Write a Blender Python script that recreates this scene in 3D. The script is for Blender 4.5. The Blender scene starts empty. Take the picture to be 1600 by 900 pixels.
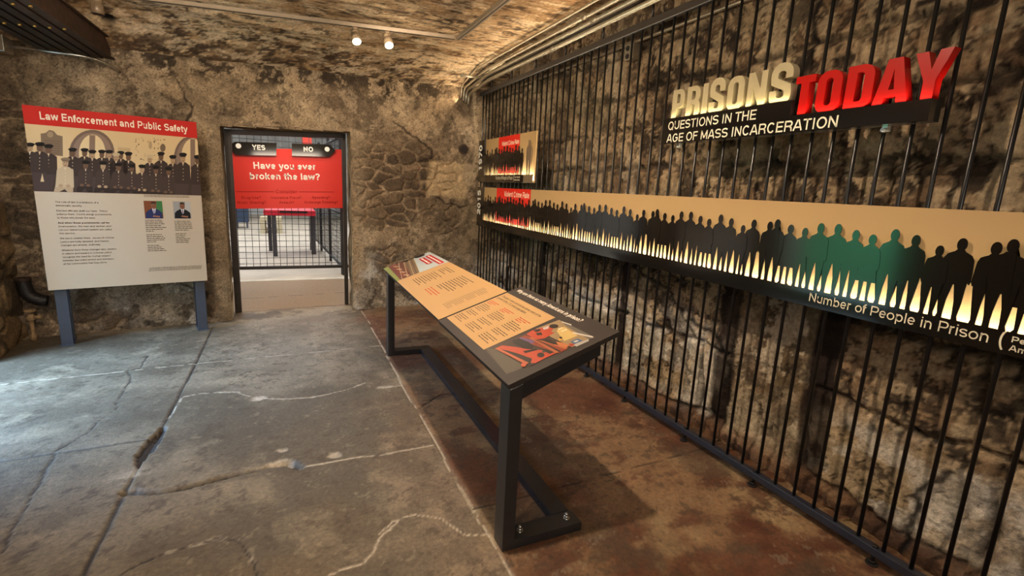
import bpy, bmesh, math, random
import numpy as np
from mathutils import Matrix, Vector

# ------------------------------------------------------------------ camera
scn = bpy.context.scene
COL = scn.collection
cam_d = bpy.data.cameras.new('camera'); cam = bpy.data.objects.new('camera', cam_d); COL.objects.link(cam)
cam_d.sensor_width = 36.0; cam_d.lens = 772.0 / 1600.0 * 36.0; cam_d.clip_start = 0.05; cam_d.clip_end = 200
EYE = 1.6
RX = (0.91107732, -0.03805594, 0.41047516); RY = (-0.40948405, -0.19839791, 0.89048362); RZ = (0.04754922, -0.97938247, -0.19633913)
cam.matrix_world = Matrix(((RX[0], -RX[1], -RX[2], 0), (RY[0], -RY[1], -RY[2], 0), (RZ[0], -RZ[1], -RZ[2], EYE), (0, 0, 0, 1)))
scn.camera = cam
# ------------------------------------------------------------------ world, lights, exposure
scn.view_settings.view_transform = 'Standard'; scn.view_settings.look = 'None'
scn.view_settings.gamma = 1.0; scn.view_settings.use_curve_mapping = False
scn.view_settings.exposure = -0.08
try:
    scn.cycles.use_denoising = True
    scn.cycles.max_bounces = 8; scn.cycles.diffuse_bounces = 5; scn.cycles.glossy_bounces = 3
    scn.cycles.sample_clamp_indirect = 4.0; scn.cycles.caustics_reflective = False; scn.cycles.caustics_refractive = False
except Exception:
    pass
wd = bpy.data.worlds.new('world'); scn.world = wd; wd.use_nodes = True
wd.node_tree.nodes['Background'].inputs[0].default_value = (0.62, 0.74, 0.90, 1)
wd.node_tree.nodes['Background'].inputs[1].default_value = 3.2

def aim(o, loc, tgt):
    o.location = loc
    o.rotation_euler = (Vector(tgt) - Vector(loc)).to_track_quat('-Z', 'Y').to_euler()
def area(name, loc, tgt, sx, sy, power, col, spread=math.pi):
    d = bpy.data.lights.new(name, 'AREA'); d.shape = 'RECTANGLE'; d.size = sx; d.size_y = sy; d.energy = power; d.color = col; d.spread = spread
    o = bpy.data.objects.new(name, d); COL.objects.link(o); aim(o, loc, tgt); return o
def spot(name, loc, tgt, power, col, ang=70, blend=0.6, rad=0.03):
    d = bpy.data.lights.new(name, 'SPOT'); d.energy = power; d.color = col; d.spot_size = math.radians(ang); d.spot_blend = blend; d.shadow_soft_size = rad
    o = bpy.data.objects.new(name, d); COL.objects.link(o); aim(o, loc, tgt); return o
WARM = (1.0, 0.79, 0.57); WARMER = (1.0, 0.72, 0.44); DAY = (0.38, 0.64, 1.0)
# daylight falling through the doorway of the left wall (sky above the yard outside)
area('daylight_left', (-3.9, 4.4, 3.3), (-1.2, 4.5, 0.0), 2.0, 1.8, 1250, DAY)
# added soft fill light behind the camera, inside the closed room
area('fill_behind', (-0.3, -2.3, 2.2), (0.4, 5.0, 1.5), 3.8, 1.4, 85, (1.0, 0.90, 0.78))
# track lamps (out of frame and in frame)
spot('track_lamp_bench', (0.74, 1.85, 2.90), (1.45, 2.05, 0.6), 190, WARM, 135, 0.8, 0.03)
spot('track_lamp_bench_b', (0.76, 3.7, 2.90), (1.45, 3.9, 0.8), 135, WARM, 135, 0.8, 0.03)
spot('track_lamp_sign', (-1.0, 2.6, 2.88), (-1.35, 5.6, 1.5), 150, WARM, 105, 0.8, 0.04)
spot('track_lamp_backwall', (0.75, 4.0, 2.88), (1.5, 6.4, 1.5), 120, WARM, 100, 0.9, 0.04)
spot('near_fill', (-0.9, 0.8, 2.9), (-0.3, 2.0, 0.0), 120, WARM, 110, 0.9, 0.05)  # added warm fill over the near floor, no fixture modelled
sun_d = bpy.data.lights.new('sun', 'SUN'); sun_d.energy = 3.2; sun_d.angle = 0.02; sun_d.color = (1.0, 0.96, 0.88)
sun_o = bpy.data.objects.new('sun', sun_d); COL.objects.link(sun_o); aim(sun_o, (10, 2, 20), (-1.5, 3.0, 0))
# uplight along the top of the fence grazing the vault
area('cove_uplight', (2.10, 4.6, 2.70), (1.5, 4.6, 3.1), 4.0, 0.06, 15, WARMER)
area('ceiling_fill', (-0.2, 2.6, 2.2), (0.0, 3.6, 3.1), 2.2, 0.5, 42, WARM)  # added fill hanging free in the room, brightens the ceiling
area('wall_fill', (1.95, 3.6, 2.62), (2.62, 3.6, 2.86), 5.0, 0.06, 9, WARM)  # added unseen fill, brightens the stone above the top rail
spot('corner_downlight', (2.18, 6.2, 2.80), (2.26, 6.55, 1.9), 16, WARM, 70, 0.9, 0.03)
# bright hall beyond the doorway
area('hall_skylight', (0.0, 14.5, 4.0), (0.0, 14.5, 0.0), 6.0, 10.0, 720, (0.94, 0.96, 1.0))
spot('hall_lamp', (0.1, 8.25, 3.12), (0.1, 8.8, 1.75), 75, WARM, 70, 0.9, 0.05)
area('passage_lamp', (0.0, 7.4, 3.15), (0.0, 7.5, 0.0), 1.4, 0.4, 60, (1.0, 0.86, 0.66))

# ------------------------------------------------------------------ helpers
random.seed(4)
def L(r, g, b):
    f = lambda c: (c / 255 / 12.92) if c / 255 <= 0.04045 else ((c / 255 + 0.055) / 1.055) ** 2.4
    return (f(r), f(g), f(b))
def mat(name, col, rough=0.6, metal=0.0, var=0.0, scale=20.0, bump=0.0, bscale=60.0, emit=None, estr=0.0, spec=0.5):
    m = bpy.data.materials.new(name); m.use_nodes = True; nt = m.node_tree; b = nt.nodes['Principled BSDF']
    b.inputs['Base Color'].default_value = (*col, 1); b.inputs['Roughness'].default_value = rough; b.inputs['Metallic'].default_value = metal
    b.inputs['Specular IOR Level'].default_value = spec
    tc = nt.nodes.new('ShaderNodeTexCoord')
    if var > 0:
        n = nt.nodes.new('ShaderNodeTexNoise'); n.inputs['Scale'].default_value = scale; n.inputs['Detail'].default_value = 6
        nt.links.new(tc.outputs['Object'], n.inputs['Vector'])
        mr = nt.nodes.new('ShaderNodeMapRange'); mr.inputs[1].default_value = 0.3; mr.inputs[2].default_value = 0.7
        mr.inputs[3].default_value = 1 - var; mr.inputs[4].default_value = 1 + var
        nt.links.new(n.outputs['Fac'], mr.inputs[0])
        mx = nt.nodes.new('ShaderNodeMix'); mx.data_type = 'RGBA'; mx.blend_type = 'MULTIPLY'; mx.inputs[0].default_value = 1
        mx.inputs[6].default_value = (*col, 1); nt.links.new(mr.outputs[0], mx.inputs[7]); nt.links.new(mx.outputs[2], b.inputs['Base Color'])
    if bump > 0:
        n2 = nt.nodes.new('ShaderNodeTexNoise'); n2.inputs['Scale'].default_value = bscale; n2.inputs['Detail'].default_value = 8
        nt.links.new(tc.outputs['Object'], n2.inputs['Vector'])
        bp = nt.nodes.new('ShaderNodeBump'); bp.inputs['Strength'].default_value = bump; bp.inputs['Distance'].default_value = 0.01
        nt.links.new(n2.outputs['Fac'], bp.inputs['Height']); nt.links.new(bp.outputs['Normal'], b.inputs['Normal'])
    if emit:
        b.inputs['Emission Color'].default_value = (*emit, 1); b.inputs['Emission Strength'].default_value = estr
    return m
def mat_col(name, rough=0.85, var=0.3, scale=55.0, bump=0.6, bscale=70.0, spec=0.3, speck=0.0):
    """material that takes its colour from the mesh's own colour attribute and adds fine grain"""
    m = bpy.data.materials.new(name); m.use_nodes = True; nt = m.node_tree; b = nt.nodes['Principled BSDF']
    b.inputs['Roughness'].default_value = rough; b.inputs['Specular IOR Level'].default_value = spec
    at = nt.nodes.new('ShaderNodeAttribute'); at.attribute_name = 'Col'
    out = at.outputs['Color']
    tc = nt.nodes.new('ShaderNodeTexCoord')
    if var > 0:
        n = nt.nodes.new('ShaderNodeTexNoise'); n.inputs['Scale'].default_value = scale; n.inputs['Detail'].default_value = 8; n.inputs['Roughness'].default_value = 0.65
        nt.links.new(tc.outputs['Object'], n.inputs['Vector'])
        mr = nt.nodes.new('ShaderNodeMapRange'); mr.inputs[1].default_value = 0.32; mr.inputs[2].default_value = 0.68
        mr.inputs[3].default_value = 1 - var; mr.inputs[4].default_value = 1 + var
        nt.links.new(n.outputs['Fac'], mr.inputs[0])
        mx = nt.nodes.new('ShaderNodeMix'); mx.data_type = 'RGBA'; mx.blend_type = 'MULTIPLY'; mx.inputs[0].default_value = 1
        nt.links.new(out, mx.inputs[6]); nt.links.new(mr.outputs[0], mx.inputs[7]); out = mx.outputs[2]
    nt.links.new(out, b.inputs['Base Color'])
    if bump > 0:
        n2 = nt.nodes.new('ShaderNodeTexNoise'); n2.inputs['Scale'].default_value = bscale; n2.inputs['Detail'].default_value = 9; n2.inputs['Roughness'].default_value = 0.6
        nt.links.new(tc.outputs['Object'], n2.inputs['Vector'])
        bp = nt.nodes.new('ShaderNodeBump'); bp.inputs['Strength'].default_value = bump; bp.inputs['Distance'].default_value = 0.012
        nt.links.new(n2.outputs['Fac'], bp.inputs['Height']); nt.links.new(bp.outputs['Normal'], b.inputs['Normal'])
    return m

def thing(name, label, cat, loc=(0, 0, 0), group=None):
    o = bpy.data.objects.new(name, None); o.empty_display_size = 0.1; COL.objects.link(o); o.location = loc
    o['label'] = label; o['category'] = cat
    if group: o['group'] = group
    return o
def tag(o, label, cat, group=None):
    o['label'] = label; o['category'] = cat
    if group: o['group'] = group
    return o
def link(name, me, m, parent=None):
    o = bpy.data.objects.new(name, me); COL.objects.link(o)
    if m is not None and not me.materials: me.materials.append(m)
    if parent is not None:
        o.parent = parent
        p = parent; off = Vector((0, 0, 0))
        while p is not None: off += p.location; p = p.parent
        # geometry is written in world coordinates
        o.location = -off
    return o
def obj(name, bm, m, parent=None, smooth=False):
    me = bpy.data.meshes.new(name)
    bmesh.ops.recalc_face_normals(bm, faces=bm.faces[:])
    if smooth:
        for f in bm.faces: f.smooth = True
    bm.to_mesh(me); bm.free()
    return link(name, me, m, parent)
def struct(o, kind='structure'):
    o['kind'] = kind; return o
def add_box(bm, x0, x1, y0, y1, z0, z1, bev=0.0):
    vs = [bm.verts.new(p) for p in ((x0, y0, z0), (x1, y0, z0), (x1, y1, z0), (x0, y1, z0), (x0, y0, z1), (x1, y0, z1), (x1, y1, z1), (x0, y1, z1))]
    fs = [bm.faces.new([vs[i] for i in q]) for q in ((0, 3, 2, 1), (4, 5, 6, 7), (0, 1, 5, 4), (1, 2, 6, 5), (2, 3, 7, 6), (3, 0, 4, 7))]
    if bev > 0:
        es = list({e for f in fs for e in f.edges})
        bmesh.ops.bevel(bm, geom=es, offset=bev, segments=2, affect='EDGES', profile=0.5)
    return vs
def box(x0, x1, y0, y1, z0, z1, bev=0.0):
    bm = bmesh.new(); add_box(bm, x0, x1, y0, y1, z0, z1, bev); return bm
def add_hull(bm, pts, bev=0.0):
    """eight corners: four of the bottom ring, four of the top ring"""
    vs = [bm.verts.new(p) for p in pts]
    fs = [bm.faces.new([vs[i] for i in q]) for q in ((0, 3, 2, 1), (4, 5, 6, 7), (0, 1, 5, 4), (1, 2, 6, 5), (2, 3, 7, 6), (3, 0, 4, 7))]
    if bev > 0:
        es = list({e for f in fs for e in f.edges})
        bmesh.ops.bevel(bm, geom=es, offset=bev, segments=2, affect='EDGES', profile=0.5)
def add_tube(bm, path, r, seg=12, cap=True):
    """round tube along a path; r may be a list"""
    P = [Vector(p) for p in path]; n = len(P); rr = r if isinstance(r, (list, tuple)) else [r] * n
    rings = []; prev = None
    for i, p in enumerate(P):
        d = (P[min(i + 1, n - 1)] - P[max(i - 1, 0)]).normalized()
        if prev is None:
            a = d.orthogonal().normalized()
        else:
            a = (prev - d * prev.dot(d)); a = a.normalized() if a.length > 1e-6 else d.orthogonal().normalized()
        prev = a; b = d.cross(a)
        rings.append([bm.verts.new(p + (a * math.cos(t) + b * math.sin(t)) * rr[i]) for t in [2 * math.pi * k / seg for k in range(seg)]])
    for i in range(n - 1):
        for k in range(seg):
            f = bm.faces.new((rings[i][k], rings[i][(k + 1) % seg], rings[i + 1][(k + 1) % seg], rings[i + 1][k])); f.smooth = True
    if cap:
        bm.faces.new(rings[0][::-1]); bm.faces.new(rings[-1])
def tube(path, r, seg=12):
    bm = bmesh.new(); add_tube(bm, path, r, seg); return bm
def bend(pts, rad, n=6):
    """round the corners of a polyline"""
    P = [Vector(p) for p in pts]; out = [P[0]]
    for i in range(1, len(P) - 1):
        a = (P[i - 1] - P[i]); b = (P[i + 1] - P[i]); d = min(rad, a.length * 0.49, b.length * 0.49)
        s = P[i] + a.normalized() * d; e = P[i] + b.normalized() * d
        for k in range(n + 1):
            t = k / n; out.append(s * (1 - t) ** 2 + P[i] * 2 * t * (1 - t) + e * t * t)
    out.append(P[-1]); return out
def rescale(x_from, x_to, y, z):
    k = x_to / x_from; return (x_to, y * k, EYE + (z - EYE) * k)

# ------------------------------------------------------------------ numpy noise
def _rt(seed): return np.random.RandomState(seed).rand(256, 256)
_tabs = {}
def vnoise(x, y, seed=0):
    if seed not in _tabs: _tabs[seed] = _rt(seed)
    T = _tabs[seed]
    xi = np.floor(x).astype(int); yi = np.floor(y).astype(int); fx = x - xi; fy = y - yi
    fx = fx * fx * fx * (fx * (fx * 6 - 15) + 10); fy = fy * fy * fy * (fy * (fy * 6 - 15) + 10)
    a = T[xi & 255, yi & 255]; b = T[(xi + 1) & 255, yi & 255]; c = T[xi & 255, (yi + 1) & 255]; d = T[(xi + 1) & 255, (yi + 1) & 255]
    return (a * (1 - fx) + b * fx) * (1 - fy) + (c * (1 - fx) + d * fx) * fy
def fbm(x, y, seed=0, octv=5, gain=0.55):
    s = 0; a = 1.0; t = 0
    for k in range(octv):
        s = s + a * vnoise(x * 2 ** k + 17.3 * k, y * 2 ** k + 9.1 * k, seed + k); t += a; a *= gain
    return s / t
def sstep(a, b, x):
    t = np.clip((x - a) / (b - a), 0, 1); return t * t * (3 - 2 * t)
def voro(x, y, seed=0, jit=0.85):
    if seed not in _tabs: _tabs[seed] = _rt(seed)
    if seed + 500 not in _tabs: _tabs[seed + 500] = _rt(seed + 500)
    A = _tabs[seed]; B = _tabs[seed + 500]
    xi = np.floor(x).astype(int); yi = np.floor(y).astype(int)
    f1 = np.full(x.shape, 9.0); f2 = np.full(x.shape, 9.0); cid = np.zeros(x.shape)
    for i in (-1, 0, 1):
        for j in (-1, 0, 1):
            cx = xi + i; cy = yi + j
            px = cx + 0.5 + jit * (A[cx & 255, cy & 255] - 0.5); py = cy + 0.5 + jit * (B[cx & 255, cy & 255] - 0.5)
            d = np.sqrt((x - px) ** 2 + (y - py) ** 2)
            idv = A[(cx * 7 + 3) & 255, (cy * 5 + 1) & 255]
            closer = d < f1
            f2 = np.where(closer, f1, np.minimum(f2, d)); cid = np.where(closer, idv, cid); f1 = np.where(closer, d, f1)
    return f1, f2, cid
def seg_dist(x, y, pts):
    d = np.full(x.shape, 99.0)
    for (ax, ay), (bx, by) in zip(pts[:-1], pts[1:]):
        vx, vy = bx - ax, by - ay; t = np.clip(((x - ax) * vx + (y - ay) * vy) / (vx * vx + vy * vy + 1e-9), 0, 1)
        d = np.minimum(d, np.hypot(x - ax - t * vx, y - ay - t * vy))
    return d
def in_poly(x, y, pts):
    r = np.zeros(x.shape, bool); n = len(pts)
    for i in range(n):
        (x0, y0), (x1, y1) = pts[i], pts[(i + 1) % n]
        if y0 == y1: continue
        c = ((y0 > y) != (y1 > y)) & (x < (x1 - x0) * (y - y0) / (y1 - y0) + x0); r ^= c
    return r
def rim(f, th, w=0.006):
    return np.exp(-((f - th) / w) ** 2)
def mixc(a, b, t):
    return a * (1 - t[..., None]) + np.asarray(b) * t[..., None]
def grid_mesh(name, P, colr, m, keep=None, flip=False, kind='structure', smooth=True):
    """P: (n,m,3) positions, colr: (n,m,3) linear colours, keep: (n-1,m-1) bool"""
    n, k = P.shape[:2]; idx = np.arange(n * k).reshape(n, k)
    q = np.stack([idx[:-1, :-1], idx[1:, :-1], idx[1:, 1:], idx[:-1, 1:]], -1).reshape(-1, 4)
    if flip: q = q[:, ::-1]
    if keep is not None: q = q[keep.reshape(-1)]
    me = bpy.data.meshes.new(name)
    me.vertices.add(n * k); me.vertices.foreach_set('co', P.astype(np.float32).reshape(-1))
    me.loops.add(q.size); me.loops.foreach_set('vertex_index', q.astype(np.int32).reshape(-1))
    me.polygons.add(len(q)); me.polygons.foreach_set('loop_start', np.arange(0, q.size, 4, dtype=np.int32))
    try: me.polygons.foreach_set('loop_total', np.full(len(q), 4, dtype=np.int32))
    except Exception: pass
    if smooth: me.polygons.foreach_set('use_smooth', np.ones(len(q), bool))
    at = me.color_attributes.new('Col', 'FLOAT_COLOR', 'POINT')
    c4 = np.concatenate([np.clip(colr, 0.004, 1), np.ones((n, k, 1))], -1)
    at.data.foreach_set('color', c4.astype(np.float32).reshape(-1))
    me.update(calc_edges=True); me.validate()
    o = link(name, me, m); o['kind'] = kind; return o

# ------------------------------------------------------------------ materials
M_stone = mat_col('rubble_stone', 0.9, 0.45, 60, 1.0, 50)
M_ashlar = mat_col('stained_ashlar', 0.88, 0.34, 45, 0.9, 45)
M_ceil = mat_col('peeling_plaster', 0.9, 0.35, 45, 0.9, 50)
M_floor = mat_col('worn_concrete', 0.55, 0.30, 45, 0.35, 80, 0.4)
M_art = mat_col('printed_panel', 0.6, 0.0, 1, 0.0, 1, 0.2)
M_artg = mat_col('glossy_print', 0.45, 0.0, 1, 0.0, 1, 0.3)
M_black = mat('black_painted_steel', L(38, 36, 36), 0.38, 0.0, 0.12, 14)
M_bar = mat('black_bar_steel', L(24, 23, 23), 0.3, 0.2, 0.1, 10)
M_rail = mat('dark_blue_grey_steel', L(34, 36, 46), 0.4, 0.0, 0.12, 12)
M_post = mat('grey_blue_post_paint', L(62, 68, 80), 0.45, 0.0, 0.1, 10)
M_galv = mat('galvanised_conduit', L(175, 165, 145), 0.35, 0.75, 0.15, 25)
M_steel = mat('bright_steel', L(200, 198, 190), 0.25, 0.9)
M_white = mat('off_white_enamel', L(118, 102, 82), 0.4, 0.0, 0.05, 12)
M_track = mat('grey_track_paint', L(140, 125, 105), 0.5, 0.0, 0.1, 20)
M_rust = mat('rusted_iron', L(62, 44, 34), 0.7, 0.3, 0.4, 18, 0.4, 60)
M_iron = mat('dark_cast_iron', L(34, 29, 27), 0.5, 0.3, 0.25, 15, 0.3, 50)
M_brass = mat('brass_bolt', L(205, 165, 90), 0.3, 0.9)
M_cream = mat('cream_backboard', L(168, 136, 92), 0.55, 0.0)
M_ink = mat('black_gloss_cutout', L(22, 19, 17), 0.12, 0.0, spec=0.9)
M_grey = mat('taupe_cutout', L(120, 102, 82), 0.3, 0.0)
M_redp = mat('red_panel_paint', L(205, 40, 26), 0.4, 0.0)
M_text = mat('white_lettering', L(238, 228, 208), 0.5, 0.0)
M_lettercream = mat('cream_letter_paint', L(170, 156, 122), 0.5, 0.0, 0.06, 15)
M_letterred = mat('gloss_red_letter', L(176, 16, 12), 0.22, 0.0)
M_bulb = mat('lamp_face', (1, 0.9, 0.7), 0.3, 0, emit=(1.0, 0.84, 0.50), estr=10)
M_wire = mat('black_wire', L(30, 28, 27), 0.45, 0.3)
M_frame = mat('dark_door_frame_iron', L(44, 38, 33), 0.5, 0.3, 0.2, 15, 0.2, 50)

# ------------------------------------------------------------------ room shell
XR, XL = 2.62, -2.34
def yback(x): return 6.27 + 0.135 * x
DX0, DX1 = -0.60, 0.72                      # doorway in the back wall
def ceil_edge(x): return 2.76 + 0.052 * x
def ceil_z(x, y):
    d = np.clip(yback(x) - y, 0, 9); t = np.clip(d / 1.1, 0, 1)
    return ceil_edge(x) + (3.04 - ceil_edge(x)) * (1 - (1 - t) ** 2)

# floor ---------------------------------------------------------------
CR = dict(
    A=[(-0.792, 2.829), (-0.644, 2.775), (-0.472, 2.783), (-0.317, 2.81), (-0.166, 2.854), (-0.049, 2.876), (0.009, 2.791)],
    A2=[(0.009, 2.791), (0.084, 2.78), (0.27, 2.778), (0.556, 2.762), (0.781, 2.769)],
    B=[(-0.773, 3.711), (-0.744, 4.039), (-0.642, 4.07), (-0.378, 4.018), (-0.274, 3.86), (-0.141, 3.8), (0.129, 3.744), (0.337, 3.799), (0.523, 3.907)],
    C=[(-1.155, 5.1), (-1.146, 4.767), (-1.232, 4.725), (-1.157, 4.481), (-1.136, 4.065), (-1.102, 3.982), (-1.164, 3.758), (-1.169, 3.62), (-1.22, 3.473), (-1.263, 3.404), (-1.245, 3.349), (-1.211, 3.1), (-1.198, 2.965), (-1.176, 2.826), (-1.172, 2.665), (-1.149, 2.506)],
    T1=[(-2.3, 4.64), (-0.857, 4.763), (0.82, 4.83)], T2=[(-2.3, 3.36), (-0.791, 3.402)],
    D=[(-0.666, 2.202), (-0.623, 2.244), (-0.527, 2.26), (-0.437, 2.276), (-0.332, 2.308), (-0.235, 2.213), (-0.192, 2.122), (-0.159, 1.998)],
    E=[(0.429, 2.126), (0.343, 2.053), (0.259, 1.914), (0.097, 1.9)],
    J1=[(-0.80, -2.4), (-0.8, 2.243), (-0.799, 2.831), (-0.796, 3.095), (-0.773, 3.711), (-0.758, 4.791), (-0.765, 6.1)],
    F=[(0.334, 2.064), (0.413, 2.14), (0.527, 2.145), (0.626, 2.081), (0.705, 1.924), (0.81, 1.89)],
    J2=[(0.824, 6.3), (0.824, 5.097), (0.80, 3.802), (0.807, 2.863), (0.80, 2.207), (0.81, 1.89), (0.81, -2.4)],
    T3=[(0.80, 3.43), (1.29, 3.454), (2.6, 3.50)], T4=[(0.81, 2.09), (1.281, 2.099), (2.039, 2.132), (2.6, 2.16)],
    G=[(0.862, 3.348), (1.063, 3.502), (1.148, 3.474)], H=[(0.609, 3.779), (0.80, 3.768)])
CHIP = [(-0.845, 3.20), (-0.80, 3.55), (-0.765, 3.57), (-0.75, 3.35), (-0.79, 3.06)]
def build_floor():
    gx = np.arange(-2.75, 2.85, 0.0105)
    gy = np.concatenate([np.arange(-2.6, 1.0, 0.06), np.arange(1.0, 6.4, 0.0115), np.arange(6.4, 8.56, 0.03)])
    X, Y = np.meshgrid(gx, gy, indexing='ij')
    wx = (fbm(X * 6, Y * 6, 11, 4) - 0.5) * 0.06 + (fbm(X * 30, Y * 30, 14, 3) - 0.5) * 0.02; wy = (fbm(X * 6, Y * 6, 21, 4) - 0.5) * 0.07 + (fbm(X * 30, Y * 30, 24, 3) - 0.5) * 0.02
    Xw, Yw = X + wx, Y + wy
    n1 = fbm(X * 0.9, Y * 0.9, 31, 6); n2 = fbm(X * 3.5, Y * 3.5, 41, 6); n3 = fbm(X * 14, Y * 14, 51, 4)
    base = np.zeros(X.shape + (3,)) + np.array(L(124, 114, 98))
    base = mixc(base, L(90, 82, 69), sstep(0.42, 0.66, n1)); base = mixc(base, L(146, 134, 114), sstep(0.55, 0.75, n2) * 0.6)
    base = mixc(base, L(110, 92, 66), sstep(0.45, 0.65, fbm(X * 1.3, Y * 1.3, 61, 5)) * sstep(3.2, 1.5, Y) * 0.6)
    rust = np.zeros(X.shape + (3,)) + np.array(L(134, 104, 76))
    rust = mixc(rust, L(104, 68, 48), sstep(0.42, 0.66, fbm(X * 1.6 + 5, Y * 1.6, 71, 6)))
    rust = mixc(rust, L(158, 134, 100), sstep(0.56, 0.74, fbm(X * 2.6, Y * 2.6 + 3, 81, 6)) * 0.8)
    rust = mixc(rust, L(84, 46, 32), sstep(0.55, 0.70, fbm(X * 5, Y * 8, 91, 6, .65)) * 0.75); rust = mixc(rust, L(78, 42, 30), sstep(0.52, 0.66, fbm(X * 9, Y * 12, 95, 6, .65)) * sstep(1.7, 2.2, X) * 0.7)
    wr = sstep(0.78, 0.84, Xw * 0.35 + X * 0.65)
    wr = np.maximum(wr, 0.45 * sstep(0.2, 0.85, X + (n2 - 0.5) * 0.8) * sstep(4.9, 2.6, Y) * 0.8)
    col = base * (1 - wr[..., None]) + rust * wr[..., None]
    red = sstep(5.2, 6.0, Y) * sstep(-0.5, 0.9, X) * 0.7
    col = mixc(col, L(98, 62, 46), red * sstep(0.35, 0.6, n2))
    col = col * (0.80 + 0.4 * n3)[..., None]
    fa = fbm(X * 3 + 2, Y * 3 + 5, 671, 8, .64); fb = fbm(X * 16 + 4, Y * 16, 681, 6, .7)
    col = mixc(col, L(84, 74, 60), sstep(.56, .60, fa) * .45); col = mixc(col, L(70, 58, 46), sstep(.63, .66, fb) * .6); col = mixc(col, L(150, 138, 118), sstep(.315, .29, fb) * .4)
    col = col * np.array((.82, .80, .76))
    Z = (n2 - 0.5) * 0.006
    dark = np.array(L(30, 24, 19)); lime = np.array(L(172, 160, 140))
    def crack(key, w, depth, warp=1.0, c=dark, halo=0.0):
        nonlocal col, Z
        pts = CR[key]; x = X + wx * warp; y = Y + wy * warp; d = seg_dist(x, y, pts)
        ww = w * (0.35 + 1.3 * fbm(X * 5, Y * 5, 101, 3)); t = sstep(ww, ww * 0.35, d)
        if halo: 
            hl = sstep(halo * 3.2, 0.0, d) * sstep(0.46, 0.60, fbm(X * 9, Y * 9, 111, 4)); col = mixc(col, lime, hl * 0.75)
        col = mixc(col, c, t * 0.92); Z = Z - t * depth
    crack('J1', 0.012, 0.010, 0.12); crack('J2', 0.0046, 0.004, 0.3, lime, 0.004); crack('T1', 0.0055, 0.003, 0.25, lime, 0.002); crack('T2', 0.010, 0.007, 0.1)
    crack('A', 0.024, 0.025, 0.8, dark, 0.010); crack('A2', 0.005, 0.004, 0.5, lime, 0.004); crack('B', 0.0046, 0.004, 0.5, lime, 0.005)
    crack('C', 0.0066, 0.006, 0.6); crack('D', 0.0066, 0.005, 0.6, dark, 0.006); crack('E', 0.005, 0.004, 0.6, lime, 0.003)
    crack('F', 0.0042, 0.004, 0.3, lime, 0.002); crack('T3', 0.006, 0.004, 0.1); crack('T4', 0.0055, 0.003, 0.15); crack('G', 0.009, 0.006, 0.8); crack('H', 0.008, 0.003, 0.8, lime, 0.01)
    ch = in_poly(X + wx * 0.7, Y + wy * 0.7, CHIP); col[ch] = dark * 1.4; Z = Z - ch * 0.022
    hl = sstep(0.16, 0.02, np.hypot((X + 0.80), (Y - 2.95) * 0.8)) * sstep(0.42, 0.6, fbm(X * 14, Y * 14, 121, 4)); col = mixc(col, lime, hl * 0.6)
    for px, py, r in ((-0.235, 3.84, 0.05), (-0.08, 2.88, 0.05), (0.20, 2.85, 0.035), (-0.08, 3.03, 0.03), (0.12, 3.75, 0.02)):
        t = sstep(r, r * 0.5, np.hypot((Xw - px) * 0.7, Yw - py)); col = mixc(col, lime, t * 0.75); Z = Z - t * 0.006
    # rubble dust and lime against the back wall
    e = sstep(0.35, 0.0, yback(X) - Y) * sstep(0.40, 0.58, n2); col = mixc(col, L(150, 138, 116), e * (Y < 6.6) * 0.7)
    # the doorway slab
    th = sstep(6.5, 6.62, Y - 0.1 * X); col = mixc(col, L(140, 116, 84), th * 0.85)
    for yy, w in ((6.60, 0.02), (7.35, 0.012)):
        t = sstep(w, w * 0.3, np.abs(Y - 0.1 * X - yy + wx * 0.5)); col = mixc(col, L(52, 40, 30), t * 0.8)
    P = np.stack([X, Y, Z], -1)
    return grid_mesh('floor', P, col, M_floor)
build_floor()

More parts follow.
